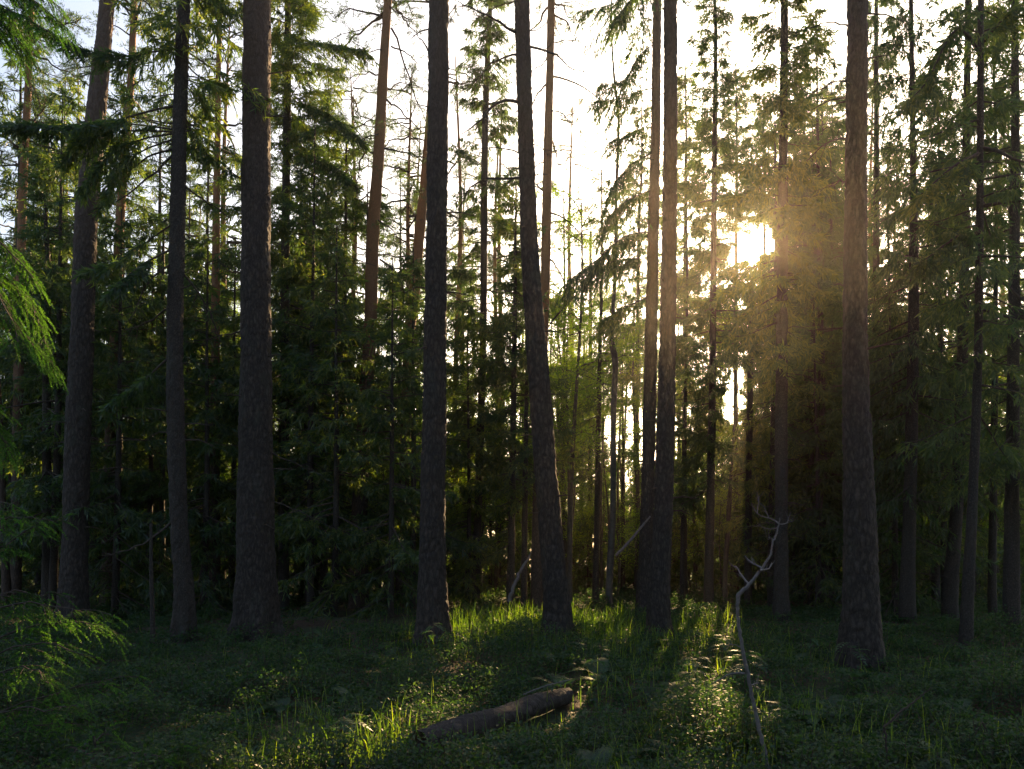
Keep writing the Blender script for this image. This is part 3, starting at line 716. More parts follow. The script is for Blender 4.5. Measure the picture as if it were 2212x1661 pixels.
# foliage hanging left of the twin trunk, towards the open sky
rd = R(300)
for pts in ([(1415, -20), (1370, -25), (1320, 10), (1250, 25)], [(1415, -40), (1380, -20), (1330, 40)], [(1412, 95), (1380, 120), (1350, 170), (1300, 180)], [(1412, 190), (1370, 200), (1330, 215), (1290, 215)], [(1410, 265), (1370, 285), (1330, 300)], [(1410, 330), (1370, 350), (1320, 400)],
            [(1408, 410), (1360, 430), (1310, 470)], [(1408, 500), (1350, 510), (1290, 560), (1220, 610)], [(1408, 30), (1390, 50), (1370, 100)], [(1404, 640), (1360, 660), (1300, 690)], [(1404, 560), (1340, 560), (1265, 590)]):
    limb(t6, pts, D6, 0.02, rd, 'spruce', rd.uniform(-1.5, .8), 42, 0.75, 0.1, droop=1.9)
# thick limbs crossing the right edge
for pts, kd in [([(2122, 320), (2160, 330), (2212, 352), (2280, 360)], 'bare'), ([(2122, 445), (2160, 440), (2212, 435), (2290, 440)], 'bare'), ([(2124, 590), (2170, 612), (2212, 650), (2280, 680)], 'bare'),
                ([(2120, 120), (2070, 60), (2000, 180), (1960, 220)], 'spruce'), ([(2125, 90), (2170, 40), (2240, 10)], 'spruce'), ([(2118, 330), (2060, 360), (1990, 420)], 'spruce'), ([(2118, 500), (2070, 510), (2000, 560)], 'spruce')]:
    limb(ST[2][0], pts, ST[2][1], 0.035, R(310 + len(pts[0]) + int(pts[0][1])), kd, -0.6, 45, 0.55, 0.2)
# long thin dead limbs and hanging green to the right of the thickest pine
rd = R(320)
for pts, kd in [([(622, 100), (700, 95), (790, 110)], 'spruce'), ([(620, 215), (700, 240), (780, 300)], 'spruce'), ([(620, 330), (700, 345), (760, 390)], 'spruce'), ([(618, 520), (700, 535), (800, 570), (890, 600)], 'bare'),
                ([(616, 640), (700, 690), (800, 750)], 'bare'), ([(616, 690), (720, 740), (880, 800)], 'bare'), ([(616, 770), (720, 810), (820, 870)], 'bare'), ([(614, 880), (700, 930), (800, 990)], 'bare'),
                ([(612, 1010), (700, 1060), (800, 1090)], 'bare'), ([(612, 1130), (700, 1150), (790, 1200)], 'bare')]:
    limb(ST[14][0], pts, ST[14][1], 0.016, rd, kd, -1.2, 50, 0.6, 0.15)

# ------------------------------------------------------------------ the woods behind: each tree its own object, copied from a few grown ones
def proto_spruce(seed, Ht, z0, Rr, dens=12, keep=0.95, tr=0.09, **kw):
    rd = R(seed)
    root = thing('spruce_tree', 'spruce in the woods behind', 'tree', (0, 0, 0), 'x')
    mb = MB(); pts = np.array([[0, 0, -0.4], [0.05, 0.02, Ht * .35], [rd.normal() * .08, 0, Ht * .7], [0, 0, Ht]])
    trunk(mb, pts, [tr, tr * .75, tr * .4, 0.015], 10, 0.3, 0.004, rd, flare=0.2)
    part('trunk', mb.mesh('trunk', [M['spruce_bark']], True), root)
    mb = MB(); spruce_crown(mb, rd, Ht, z0, Rr, dens=dens, keep=keep, **kw)
    dead_twigs(mb, rd, np.array([0, 0, .5]), np.array([0, 0, z0 + 1.0]), 14, Rr * 0.6, 0.011)
    part('crown', mb.mesh('crown', SP), root)
    return root
def proto_broad(seed, Ht, z0, Rr, nl, tr=0.06, name='birch_tree'):
    rd = R(seed); root = thing(name, 'birch in the woods behind', 'tree', (0, 0, 0), 'x')
    mb = MB(); pts = np.array([[0, 0, -0.4], [0.12, 0.02, Ht * .35], [-.1, 0.1, Ht * .7], [0.1, 0, Ht]])
    trunk(mb, pts, [tr, tr * .8, tr * .5, 0.01], 8, 0.3, 0.0, rd)
    part('trunk', mb.mesh('trunk', [M['birch_bark']], True), root)
    mb = MB(); broad_crown(mb, rd, Ht, z0, Rr, nl=nl, nlimb=34)
    part('crown', mb.mesh('crown', BR), root)
    return root
def proto_pine(seed, Ht, z0, Rr, tr=0.13):
    rd = R(seed); root = thing('pine_tree', 'pine in the woods behind', 'tree', (0, 0, 0), 'x')
    mb = MB(); pts = np.array([[0, 0, -0.4], [0.1, 0.02, Ht * .35], [-.1, 0.1, Ht * .7], [0.1, 0, Ht]])
    trunk(mb, pts, [tr, tr * .8, tr * .6, 0.02], 12, 0.25, 0.006, rd, flare=0.2)
    part('trunk', mb.mesh('trunk', [M['far_pine_bark']], True), root)
    mb = MB(); pine_crown(mb, rd, Ht, z0, Rr, n=44); dead_twigs(mb, rd, np.array([0, 0, 4.]), np.array([0, 0, z0]), 16, 1.2, 0.014)
    part('crown', mb.mesh('crown', PN), root)
    return root
protos = {
 'a': proto_spruce(501, 7.5, 0.8, 1.7, 8, 0.85, tw=.036, tl=.2), 'b': proto_spruce(502, 10, 0.7, 2.0, 9, 0.9, tw=.036, tl=.2), 'c': proto_spruce(503, 14, 2.5, 2.1, 8, 0.8, tw=.036, tl=.2, tr=.11),
 'e': proto_spruce(505, 4.5, 0.25, 1.3, 13, tw=.06, tl=.2, tr=.05),
 'f': proto_broad(506, 9, 1.5, 2.1, 13000), 'g': proto_broad(507, 6, 1.0, 1.7, 5500), 'h': proto_pine(508, 21, 11.0, 2.9), 'i': proto_broad(509, 15, 3.0, 2.6, 24000, .09), 'j': proto_spruce(510, 17, 2.0, 2.6, 8, .75, tw=.036, tl=.22, tr=.13)}
used = set()
DIMS = {'a': (7.5, 1.9), 'b': (10, 2.2), 'c': (14, 2.5), 'e': (4.5, 1.6), 'f': (9, 2.4), 'g': (6, 2.0), 'h': (21, 3.4), 'i': (15, 3.0), 'j': (17, 3.0)}
CROWN = {}
for k, root in protos.items():
    me = [c for c in root.children if c.name.startswith('crown')][0].data
    V = np.empty(len(me.vertices) * 3, np.float32); me.vertices.foreach_get('co', V); V = V.reshape(-1, 3)
    ls = np.empty(len(me.polygons), np.int32); me.polygons.foreach_get('loop_start', ls)
    li = np.empty(len(me.loops), np.int32); me.loops.foreach_get('vertex_index', li)
    mi = np.empty(len(me.polygons), np.int32); me.polygons.foreach_get('material_index', mi)
    CROWN[k] = (V, li[ls[:, None] + np.arange(4)], mi, list(me.materials))
PLANTED = []
def open_to_sun(root, k):
    """where a ray to one of the sunlit places runs through this crown, give it its own mesh with a gap"""
    Ht, Rr = DIMS[k]; sc_ = root.scale[0]; c = np.array(root.location); near = False
    for p in [CAMP] + LITP:
        h = sd[:2] / np.linalg.norm(sd[:2]); t = (c[:2] - p[:2]) @ h
        if t <= 0: continue
        off = np.linalg.norm(c[:2] - p[:2] - t * h); z = p[2] + t * sd[2] / np.linalg.norm(sd[:2])
        if off < Rr * sc_ + .6 and z < c[2] + Ht * sc_ + 1: near = True
    if not near: return
    V, Fq, mi, mats = CROWN[k]; a = root.rotation_euler[2]
    Rm = np.array([[math.cos(a), -math.sin(a), 0], [math.sin(a), math.cos(a), 0], [0, 0, 1]])
    Wd = V @ Rm.T * sc_ + c
    keep = ~sun_gap(Wd[Fq].mean(1))
    if keep.all(): return
    mb = MB(); Fk = Fq[keep]; u, inv = np.unique(Fk, return_inverse=True); mk = mi[keep]; Fn = inv.reshape(-1, 4)
    o = np.argsort(mk, kind='stable'); mb.add(V[u], Fn[o]); mb.m = [(int((mk == q).sum()), int(q)) for q in np.unique(mk)]
    ch = [x for x in root.children if x.name.startswith('crown')][0]
    ch.data = mb.mesh('crown', mats)
def plant(k, px, D, scale, label, group, rz=None):
    g = R(int(px * 7 + D * 13) + 5000); p = on_ground(px, D) ; rz = g.random() * 6.28 if rz is None else rz
    src = protos[k]
    if k not in used:
        used.add(k); src.location = p; src.rotation_euler = (0, 0, rz); src.scale = (scale,) * 3
        src['label'] = label; src['group'] = group; PLANTED.append((k, px, src)); return src
    c = copy_tree(src, p, rz, scale, label, group); PLANTED.append((k, px, c)); return c

# zones: x range, depth range, kinds, count, label, group
g = R(900)
zones = [
 (-150, 130, 22, 34, 'bcb', 9, 'dense dark spruce in the thicket at the far left edge', 'spruces thronging the far left edge'),
 (130, 360, 24, 40, 'bcba', 9, 'shadowy spruce behind the broad leaning pine on the left', 'spruces behind the leaning pine'),
 (360, 560, 26, 42, 'bcb', 7, 'green spruce in the woods behind the slim drooping spruce', 'spruces behind the drooping spruce'),
 (590, 900, 24, 40, 'bcbcb', 8, 'drooping dark green spruce between thickest pine and straight greyish pine', 'spruces between two pines left of centre'),
 (960, 1150, 27, 44, 'aebae', 6, 'sun flecked spruce in the gap between the two central pines', 'spruces between the two central pines'),
 (1210, 1400, 34, 52, 'aea', 5, 'small sunlit spruce far off in the bright gap right of centre', 'spruces in the bright gap'),
 (1460, 1680, 30, 46, 'abab', 9, 'brown tinged spruce backlit beneath the glaring sun', 'spruces beneath the sun'),
 (1700, 1840, 22, 36, 'bcc', 8, 'dark spruce in the shade between the sun and rough pine', 'spruces left of the rough pine'),
 (1880, 2330, 22, 38, 'abbcb', 15, 'dense dark spruce in the wall of trees right of the rough pine', 'spruces right of the rough pine'),
]
for x0, x1, d0, d1, kinds, n, lb, gr in zones:
    for i in range(n):
        px = x0 + (x1 - x0) * (i + g.uniform(0.1, 0.9)) / n; D_ = g.uniform(d0, d1)
        plant(kinds[i % len(kinds)], px, D_, g.uniform(0.85, 1.15), lb, gr)
for px, D_, s_ in [(1015, 31, 1.0), (1205, 27, 1.15), (1250, 34, 1.2), (1290, 46, 1.0), (1085, 40, 1.1), (1380, 40, 1.0)]:
    plant('f', px, D_, s_, 'yellow green birch glowing in the backlight behind the central pines', 'birches glowing behind the central pines')
for px, D_, s_ in [(1222, 28, 1.05), (1262, 33, 1.0), (1012, 30, .8), (1120, 36, .9), (1395, 38, .85), (1300, 35, 1.0), (1350, 38, 1.05), (1195, 34, .95), (1270, 42, 1.0), (1230, 27, .72), (1372, 29, .75), (1300, 30, .7), (1210, 31, .8), (1340, 33, .8), (1480, 34, .75), (1590, 36, .8)]:
    plant('i', px, D_, s_, 'tall birch with bright yellow green leaves behind the two central pines', 'tall birches behind the central pines')
for px, D_, s_ in [(300, 32, 1.0), (440, 30, .95), (520, 35, 1.0), (700, 33, 1.0), (820, 30, .9), (650, 27, .9), (880, 35, 1.0), (180, 36, 1.0)]:
    plant('i', px, D_, s_, 'tall leafy birch glinting green behind the left trunks', 'tall birches behind the left trunks')
for px, D_, s_ in [(700, 24, 1.0), (860, 30, 1.0), (440, 28, 1.1), (330, 27, 1.1), (120, 27, 1.1), (20, 24, 1.1), (1470, 32, .8), (1240, 40, .95), (1370, 42, 1.0), (1205, 33, .75), (1345, 31, .72), (1130, 38, 1.0), (1000, 34, .95), (1780, 22, 1.0), (250, 22, .9), (1790, 28, 1.1), (1930, 30, 1.05), (2045, 34, 1.0), (2200, 28, 1.1)]:
    plant('j', px, D_, s_, 'tall airy spruce with hanging twigs letting the sky through', 'tall airy spruces')
for px, D_, s_ in [(150, 30, 1.0), (360, 34, 1.0), (480, 30, 1.1), (640, 36, 1.0), (760, 32, 1.0), (900, 34, 1.0), (1000, 38, 1.0), (1080, 33, 1.05), (1455, 36, 1.0), (985, 28, .95), (1075, 30, .9), (880, 27, .9), (755, 29, .95), (1235, 36, 1.1), (1780, 34, 1.0), (1900, 32, 1.05), (2060, 36, 1.0)]:
    plant('h', px, D_, s_, 'distant pine whose needles lace the top of the view', 'distant pines lacing the sky')
for px, D_, s_ in [(310, 33, 1.1), (420, 36, 1.1), (500, 38, 1.0), (690, 37, 1.0), (860, 36, 1.1)]:
    plant('f', px, D_, s_, 'leafy birch showing bright specks between the trunks on the left', 'birches between the trunks on the left')
for px, D_, s_ in [(1225, 30, .8), (1340, 33, .9), (1380, 29, .8), (1490, 35, 1.), (1310, 42, 1.0), (1180, 38, 1.0), (1590, 36, 1.)]:
    plant('g', px, D_, s_, 'low sunlit broadleaf sapling in the bright gap right of centre', 'broadleaf saplings in the bright gap')
for px, D_, s_ in [(20, 36, 1.), (130, 38, 1.1), (420, 40, 1.), (1950, 36, 1.), (2180, 34, 1.05)]:
    plant('h', px, D_, s_, 'distant pine with airy crown above the spruces', 'distant pines above the spruces')

for i in range(58):
    px = g.uniform(-120, 2330); D_ = g.uniform(25, 44)
    if 1190 < px < 1400: D_ += 8
    left = px < 930
    plant('e' if i % 5 else 'g', px, D_, g.uniform(0.6, 1.15), ('low spruce or shrub in the dim understorey left of the straight greyish pine' if left else 'low spruce or shrub in the understorey right of the straight greyish pine'),
          'understorey saplings on the left' if left else 'understorey saplings on the right')

ring = [(1478, 27, 19, 6.0, 1.7, 'tall spruce showing just left of the sun glare, farther than the thin straight stem'),
        (1590, 30, 21, 3.0, 2.0, 'spruce whose crown breaks around the left rim of the sun'),
        (1655, 34, 22, 3.0, 2.1, 'spruce directly behind the sun glare'),
        (1725, 27, 18, 4.0, 2.0, 'bushy spruce to the right of the spruce beside the sun'),
        (1790, 31, 21, 3.0, 2.4, 'tall spruce close left of the rough pine'),
        (1375, 31, 20, 8.0, 1.8, 'thin crowned spruce behind and left of the twin trunks'),
        (1275, 33, 12, 3.0, 1.9, 'spruce standing below the open sky, left of the crooked stem')]
for i, (px, D_, h_, z_, r_, lb) in enumerate(ring):
    p = on_ground(px, D_); rt, dd, ax = tree_from('spruce_tree', lb, 'tree', None, [(px, 1180, .20 * F / D_), (px + R(i).uniform(-8, 8), 500, .13 * F / D_)], M['spruce_bark'], R(970 + i), False, top=h_, depth=D_, sides=12)
    crown_spruce((rt, dd, ax), 980 + i, h_, z_, r_ * (1.25 if i < 5 else 1.), dens=15 if i < 5 else 11, keep=1.0, dz=.36, tw=.034)

for k, px, D_, s_ in [('b', 1215, 38, 1.0), ('b', 1390, 35, .9), ('f', 1255, 38, 1.1), ('f', 1310, 31, .9), ('f', 1210, 29, 1.0), ('f', 1385, 36, 1.2), ('f', 1340, 34, 1.0), ('f', 1180, 33, 1.2), ('i', 1410, 33, .8), ('i', 1160, 40, 1.),
                      ('f', 960, 34, 1.1), ('f', 1070, 30, 1.), ('c', 1590, 38, 1.0), ('b', 1560, 34, 1.1), ('f', 1500, 31, 1.), ('c', 1470, 40, 1.1), ('f', 1620, 33, 1.), ('f', 430, 30, 1.2), ('f', 900, 33, 1.), ('f', 790, 36, 1.2)]:
    plant(k, px, D_, s_, 'x', 'x')
for k, px, D_, s_ in [('b', 722, 18.5, .95), ('c', 672, 19.5, .9), ('b', 845, 18, .85), ('j', 790, 21.5, .75), ('b', 890, 21, 1.0), ('b', 250, 18.5, 1.0), ('c', 115, 19, .95), ('b', 440, 19.5, 1.0), ('b', 1010, 22, .8), ('b', 1930, 19, .9), ('c', 2040, 21, .9), ('b', 1765, 21, .95), ('b', 500, 23, 1.1), ('b', 320, 22, 1.0)]:
    plant(k, px, D_, s_, 'x', 'x')
for i in range(46):
    plant('gef'[i % 3] if i % 4 else 'g', 380 + 1800 * (i + g.random()) / 46, g.uniform(25, 33), g.uniform(.55, .95), 'x', 'x')
bpy.context.view_layer.update()
for k, px, o in PLANTED:
    open_to_sun(o, k)
MARKS = [(-9999, 'left photo edge'), (45, 'slender orange pine'), (185, 'broad leaning pine'), (255, 'slim orange pine'), (382, 'slim drooping spruce'), (467, 'pinkish pine stem'), (555, 'thickest dark pine'), (617, 'hazy brown trunk'), (795, 'reddish pine'),
         (938, 'straight greyish pine'), (1045, 'mossy green spruce'), (1165, 'gently leaning pine'), (1325, 'thin crooked stem'), (1435, 'pair of pines'), (1540, 'stem below sun'), (1690, 'spruce beside sun'), (1850, 'thick rough pine'), (1972, 'hanging twig spruce'),
         (2070, 'pale sided pole'), (2110, 'foremost dark pole'), (2188, 'right edge trunk'), (99999, 'right photo edge')]
ORD = ['leftmost', 'second', 'third', 'fourth', 'fifth', 'sixth', 'seventh', 'eighth', 'ninth', 'tenth']
def place_labels(items):
    """items: (adjective phrase, group, frame x, object): say between which trunks each stands, and which one of several"""
    cells = {}
    for adj, gr, px, o in items:
        i = max(q for q, (x, _) in enumerate(MARKS) if x <= px); cells.setdefault((adj, i), []).append((px, gr, o))
    for (adj, i), L in cells.items():
        L.sort(key=lambda t: t[0])
        for q, (px, gr, o) in enumerate(L):
            n = len(L); suf = '' if n == 1 else (', %s' % ('left one' if q == 0 else 'right one') if n == 2 else ', leftmost' if q == 0 else ', rightmost' if q == n - 1 else ', %s from left' % ORD[q])
            where = 'right of the foot line of' if False else 'between the %s and the %s' % (MARKS[i][1], MARKS[i + 1][1])
            if i == 0: where = 'left of the %s' % MARKS[1][1]
            if i == len(MARKS) - 2: where = 'right of the %s' % MARKS[i][1]
            o['label'] = adj + ' ' + where + suf; o['group'] = gr
KIND = {'a': ('bushy low spruce', 'bushy low spruces behind'), 'b': ('dark bushy spruce', 'dark bushy spruces behind'), 'c': ('tall bushy spruce', 'tall bushy spruces behind'), 'e': ('tiny spruce sapling', 'tiny spruce saplings of the understorey'),
        'f': ('leafy birch', 'leafy birches behind'), 'g': ('low leafy sapling', 'low leafy saplings of the understorey'), 'h': ('airy distant pine', 'airy distant pines'), 'i': ('tall leafy birch', 'tall leafy birches behind'), 'j': ('tall airy spruce', 'tall airy spruces')}
place_labels([(KIND[k][0], KIND[k][1], px, o) for k, px, o in PLANTED])

def distant_wood():
    r = R(950); mb = MB()
    for i in range(230):
        px = -260 + 2730 * (i + r.random()) / 230; D_ = r.uniform(50, 100)
        gap = max(math.exp(-((px - 1240) / 250) ** 2), .8 * math.exp(-((px - 1540) / 90) ** 2))
        p = on_ground(px, D_); top = r.uniform(8, 13) * (1 - .45 * gap) * (0.75 if 950 < px < 1700 else 1.1)
        if r.random() < 1.05 * gap: continue
        n = 520; f = r.random(n) ** .8; az = r.random(n) * 6.283
        rad = (2.6 * (1 - f) + .15) * r.random(n) ** .4
        st = np.stack([p[0] + rad * np.cos(az), p[1] + rad * np.sin(az), p[2] + .3 + f * top], 1)
        v = np.stack([np.cos(az) * .5, np.sin(az) * .5, -.25 - .3 * r.random(n)], 1) * r.uniform(.5, 1.1, (n, 1)) + r.normal(size=(n, 3)) * .12
        leaves(mb, st, v, r.uniform(.12, .26, n), 0, .5, r)
        tube(mb, np.array([p - [0, 0, .5], p + [0, 0, top]]), [.16, .02], 5, 1)
    single('distant_wood', mb.mesh('distant_wood', [M['spruce'], M['spruce_bark']]), 'far-off spruce wood down the slope, read as one mass', 'wood', kind='stuff')
distant_wood()
# unseen spruces added beside and behind the camera to shade floor and trunks
for k, x, y, s_ in [('j', -9, -3, 1.2), ('j', 8, -4, 1.25), ('c', -4, -7, 1.3), ('j', 3, -9, 1.2), ('j', 13, 3, 1.2), ('j', -15, 5, 1.2), ('c', 0, -14, 1.5), ('j', -10, -12, 1.3), ('j', 10, -13, 1.3), ('j', 17, 9, 1.1), ('j', -5, -3.5, 1.1), ('j', 5, -3, 1.15)]:
    copy_tree(protos[k], (x, y, float(ground_z(x, y))), x * 2.1, s_, 'tall unseen spruce added beside or behind the viewpoint to shade the floor', 'added shade spruces outside the frame')

# ------------------------------------------------------------------ young spruces near the left edge, with single needles
def needle_bough(mb, path, L2, n2, r, shoot=0.085, nl=0.013, r0=0.008):
    """limb, side twigs and separate shoots clothed in single needles; the outermost shoots are this year's, paler"""
    P = resample(path, 10); k = len(P); P[2:] += r.normal(size=(k - 2, 3)) * .01
    tube(mb, P, np.linspace(r0, r0 * .3, k), 5, 0)
    shoots = []
    for j in range(int(n2 * .75)):
        s = 0.12 + 0.88 * (j + r.random() * .6) / (n2 * .75); q = min(s, .999) * (k - 1); i = min(int(q), k - 2); p = P[i] + (P[i + 1] - P[i]) * (q - i)
        if r.random() < .12: continue
        t = norm(P[i + 1] - P[i]); sg = 1 if j % 2 else -1
        lat = norm(np.cross(t, [0, 0, 1.0])) * sg
        l2 = max(.05, L2 * (1.1 - s) * r.uniform(0.45, 1.3) + 0.05)
        d = norm(t * 0.9 + lat * r.uniform(.5, 1.1) + [0, 0, r.uniform(-.35, .1)])
        S = np.array([p + d * l2 * u + np.array([0, 0, -0.35 * l2 * u * u]) for u in np.linspace(0, 1, 5)])
        tube(mb, S, np.linspace(r0 * .4, r0 * .15, 5), 3, 0)
        m = max(1, int(l2 / 0.06))
        for u in np.linspace(0.3, 0.9, m):
            for s3 in (-1, 1):
                if r.random() < .2: continue
                b = S[int(u * 4)]
                d3 = norm(d * 0.8 + s3 * norm(np.cross(d, [0, 0, 1.0])) * 0.8 + [0, 0, r.uniform(-.8, -.1)]) * shoot * r.uniform(.6, 1.2)
                shoots.append((b, b + d3, 2 if u > .7 else 1))
        shoots.append((S[2], S[3], 1)); shoots.append((S[3], S[4], 1))
        shoots.append((S[-1], S[-1] + (d + [0, 0, -.45]) * shoot * 1.1, 2))
    shoots.append((P[-2], P[-1], 1)); shoots.append((P[-1], P[-1] + norm(P[-1] - P[-2]) * shoot * 1.2, 2))
    for a, b, mi in shoots:
        L = np.linalg.norm(b - a); m = int(L / 0.0015) + 6
        u = r.random((m, 1)); t = norm(b - a)
        rnd = r.normal(size=(m, 3)); rnd = norm(rnd - (rnd @ t)[:, None] * t)
        sp = a + (b - a) * u + np.array([0, 0, -.25 * L]) * u * u
        v = norm(t * 0.8 + rnd * 0.75 + [0, 0, 0.1]) * nl * r.uniform(.8, 1.2, (m, 1)) * (1.1 - .3 * u)
        leaves(mb, sp, v, 0.0042, mi, 0.5, r)
NS = [M['twig'], M['spruce_near'], M['tips']]
def young_spruce(label, base_px, D, trunk_h, boughs, seed, tr=0.03):
    rd = R(seed); p = on_ground(base_px, D)
    root = thing('young_spruce', label, 'tree', p)
    mb = MB(); trunk(mb, np.array([p - [0, 0, .1], p + [0.02, 0, trunk_h * .5], p + [0, 0, trunk_h]]), [tr, tr * .7, .008], 14, 0.05, 0.002, rd)
    part('trunk', mb.mesh('trunk', [M['spruce_bark']], True, p), root)
    for pts, dd, L2, n2 in boughs:
        mb = MB(); n = len(pts)
        P = np.array([at(x, y, D + dd * i / (n - 1)) for i, (x, y) in enumerate(pts)])
        P[0] = [p[0], p[1], P[0][2]]
        needle_bough(mb, P, L2, n2, rd)
        part('branch', mb.mesh('branch', NS, False, p), root)
    return root
young_spruce('young spruce with fresh green tips filling the lower left corner', -60, 5.6, 2.4,
    [([(-60, 1330), (60, 1300), (160, 1318), (236, 1330)], -.3, .32, 22), ([(-60, 1400), (80, 1350), (180, 1340), (262, 1372)], .2, .34, 24), ([(-60, 1430), (60, 1390), (140, 1400), (205, 1420)], -.5, .3, 20),
     ([(-60, 1560), (120, 1500), (210, 1470), (302, 1462)], -.2, .26, 24), ([(-60, 1560), (40, 1530), (100, 1535), (168, 1525)], -.7, .3, 22), ([(-60, 1640), (60, 1570), (140, 1560), (190, 1570)], .2, .3, 20),
     ([(-60, 1300), (20, 1280), (80, 1285), (130, 1280)], .4, .25, 16), ([(-60, 1200), (20, 1175), (90, 1125), (140, 1118)], .2, .2, 18), ([(-60, 1150), (0, 1120), (50, 1118), (92, 1122)], -.3, .2, 14),
     ([(-60, 1480), (30, 1440), (80, 1450), (110, 1480)], -.4, .3, 18), ([(-60, 1090), (-20, 1085), (10, 1090), (32, 1100)], -.2, .16, 10)], 401)
young_spruce('small spruce sapling with lit tips at the bottom left of centre', 210, 4.6, 0.42,
    [([(210, 1650), (250, 1640), (300, 1628), (352, 1640)], -.1, .14, 14), ([(210, 1650), (270, 1670), (330, 1650), (400, 1612)], .1, .14, 14), ([(210, 1640), (180, 1620), (150, 1610)], 0, .12, 10), ([(210, 1610), (220, 1590), (235, 1570)], .1, .1, 8), ([(210, 1660), (240, 1680), (280, 1660)], -.3, .14, 10)], 402, 0.012)
# the larger spruce standing outside the left edge, its boughs reach in
rd = R(410); pb = on_ground(-190, 8.0)
big = thing('spruce_tree', 'spruce outside the left edge whose lit green boughs reach in', 'tree', pb)
mb = MB(); trunk(mb, np.array([pb - [0, 0, .2], pb + [0, 0, 5], pb + [0, 0, 13]]), [.16, .12, .03], 24, 0.06, 0.006, rd, flare=.2)
part('trunk', mb.mesh('trunk', [M['spruce_bark']], True, pb), big)
for pts, dd in [([(-190, 470), (-60, 480), (20, 540), (70, 600)], -.3), ([(-190, 560), (-60, 560), (40, 620), (88, 700), (96, 740)], 0), ([(-190, 660), (-80, 650), (30, 700), (120, 790)], .4), ([(-190, 500), (-80, 520), (0, 640), (40, 740)], -.6),
                ([(-190, -40), (-60, -60), (60, -10), (140, 60)], 0), ([(-190, 0), (-60, -10), (40, 30), (110, 70)], -.4), ([(-190, -60), (-20, -80), (60, -40), (130, 20)], .4), ([(-190, -20), (-90, 10), (0, 40), (60, 110)], .5),
                ([(-190, 800), (-100, 820), (-20, 900), (20, 980)], .2)]:
    m2 = MB(); n = len(pts); P = np.array([at(x, y, 8 + dd * i / (n - 1)) for i, (x, y) in enumerate(pts)]); P[0][:2] = pb[:2]
    needle_bough(m2, P, .55, 60, rd, .12, .018, .014)
    part('branch', m2.mesh('branch', NS, False, pb), big)

# ------------------------------------------------------------------ dead wood on the floor
def stick(name, label, pts, radii, D, mat_, seed, twigs=(), cat='branch', dd=0.0, sides=10, jit=0.002):
    """pts in the measuring frame; twigs: lists of points starting on the stem with start radius"""
    rd = R(seed); n = len(pts)
    P = np.array([at(x, y, D + dd * i / (n - 1)) for i, (x, y) in enumerate(pts)])
    A = np.concatenate([P, np.array(radii, float)[:, None]], 1)
    q = np.linspace(0, n - 1, 9 * n); A = np.stack([np.interp(q, np.arange(n), A[:, c]) for c in range(4)], 1)
    A[:, 0] += .0025 * np.sin(np.arange(9 * n) * .5 + seed)
    A[:, :3] += rd.normal(size=(len(A), 3)) * jit
    A[:, 3] *= 1 + rd.normal(size=len(A)) * 0.03
    o = P[0].copy(); mb = MB(); tube(mb, A[:, :3], A[:, 3], sides, 0, True)
    root = thing(name, label, cat, o)
    part('stem', mb.mesh('stem', [mat_], True, o), root)
    for tp, r0, d0 in twigs:
        Q = np.array([at(x, y, D + d0 + 0.1 * i) for i, (x, y) in enumerate(tp)]); Q = resample(Q, 8); Q[1:] += rd.normal(size=(7, 3)) * jit
        m2 = MB(); tube(m2, Q, np.linspace(r0, r0 * .3, 8), 6, 0)
        for _ in range(3):
            q = rd.integers(2, 7); d = norm((Q[-1] - Q[0]) / 1 + rd.normal(size=3) * .2) * rd.uniform(.03, .09)
            tube(m2, np.stack([Q[q], Q[q] + d * .5, Q[q] + d + [0, 0, .015]]), [r0 * .5, r0 * .35, r0 * .15], 4, 0)
        part('twig', m2.mesh('twig', [mat_], True, o), root)
    return root
stick('dead_sapling', 'snapped pale dead sapling leaning in front of the spruce beside the sun',
    [(1668, 1700), (1650, 1620), (1632, 1540), (1620, 1480), (1608, 1420), (1598, 1370), (1592, 1310), (1596, 1284), (1625, 1255), (1648, 1225), (1664, 1200), (1670, 1170), (1680, 1145), (1684, 1118)],
    [.0145, .014, .0135, .013, .0125, .012, .0115, .015, .0115, .0095, .008, .007, .0055, .003], 5.6, M['grey_wood'], 600,
    [([(1684, 1132), (1665, 1120), (1640, 1112), (1622, 1090)], .0055, .1), ([(1684, 1132), (1700, 1128), (1708, 1105)], .004, 0), ([(1680, 1140), (1655, 1142), (1637, 1132)], .004, 0), ([(1660, 1118), (1652, 1098), (1640, 1085)], .003, .1), ([(1672, 1165), (1655, 1160)], .003, 0), ([(1603, 1400), (1585, 1392), (1572, 1398)], .004, 0),
     ([(1646, 1228), (1625, 1215), (1608, 1200)], .007, 0), ([(1618, 1262), (1600, 1240), (1592, 1225), (1580, 1222)], .008, 0), ([(1640, 1232), (1660, 1228), (1666, 1215)], .008, -.1),
     ([(1610, 1455), (1580, 1455), (1550, 1470), (1530, 1480)], .009, 0), ([(1622, 1480), (1640, 1475)], .007, -.1), ([(1636, 1108), (1638, 1085), (1636, 1062)], .004, .2)])
stick('broken_branch', 'short broken stump of dead wood standing in the sunlit grass', [(1098, 1300), (1112, 1262), (1125, 1232), (1142, 1205), (1146, 1192)], [.045, .04, .035, .02, .006], 17.5, M['grey_wood'], 601, (), jit=.01)
stick('leaning_pole', 'thin dead pole leaning against the thinner twin trunk', [(1330, 1200), (1355, 1175), (1380, 1145), (1405, 1115)], [.035, .035, .03, .02], 19.0, M['grey_wood'], 602)
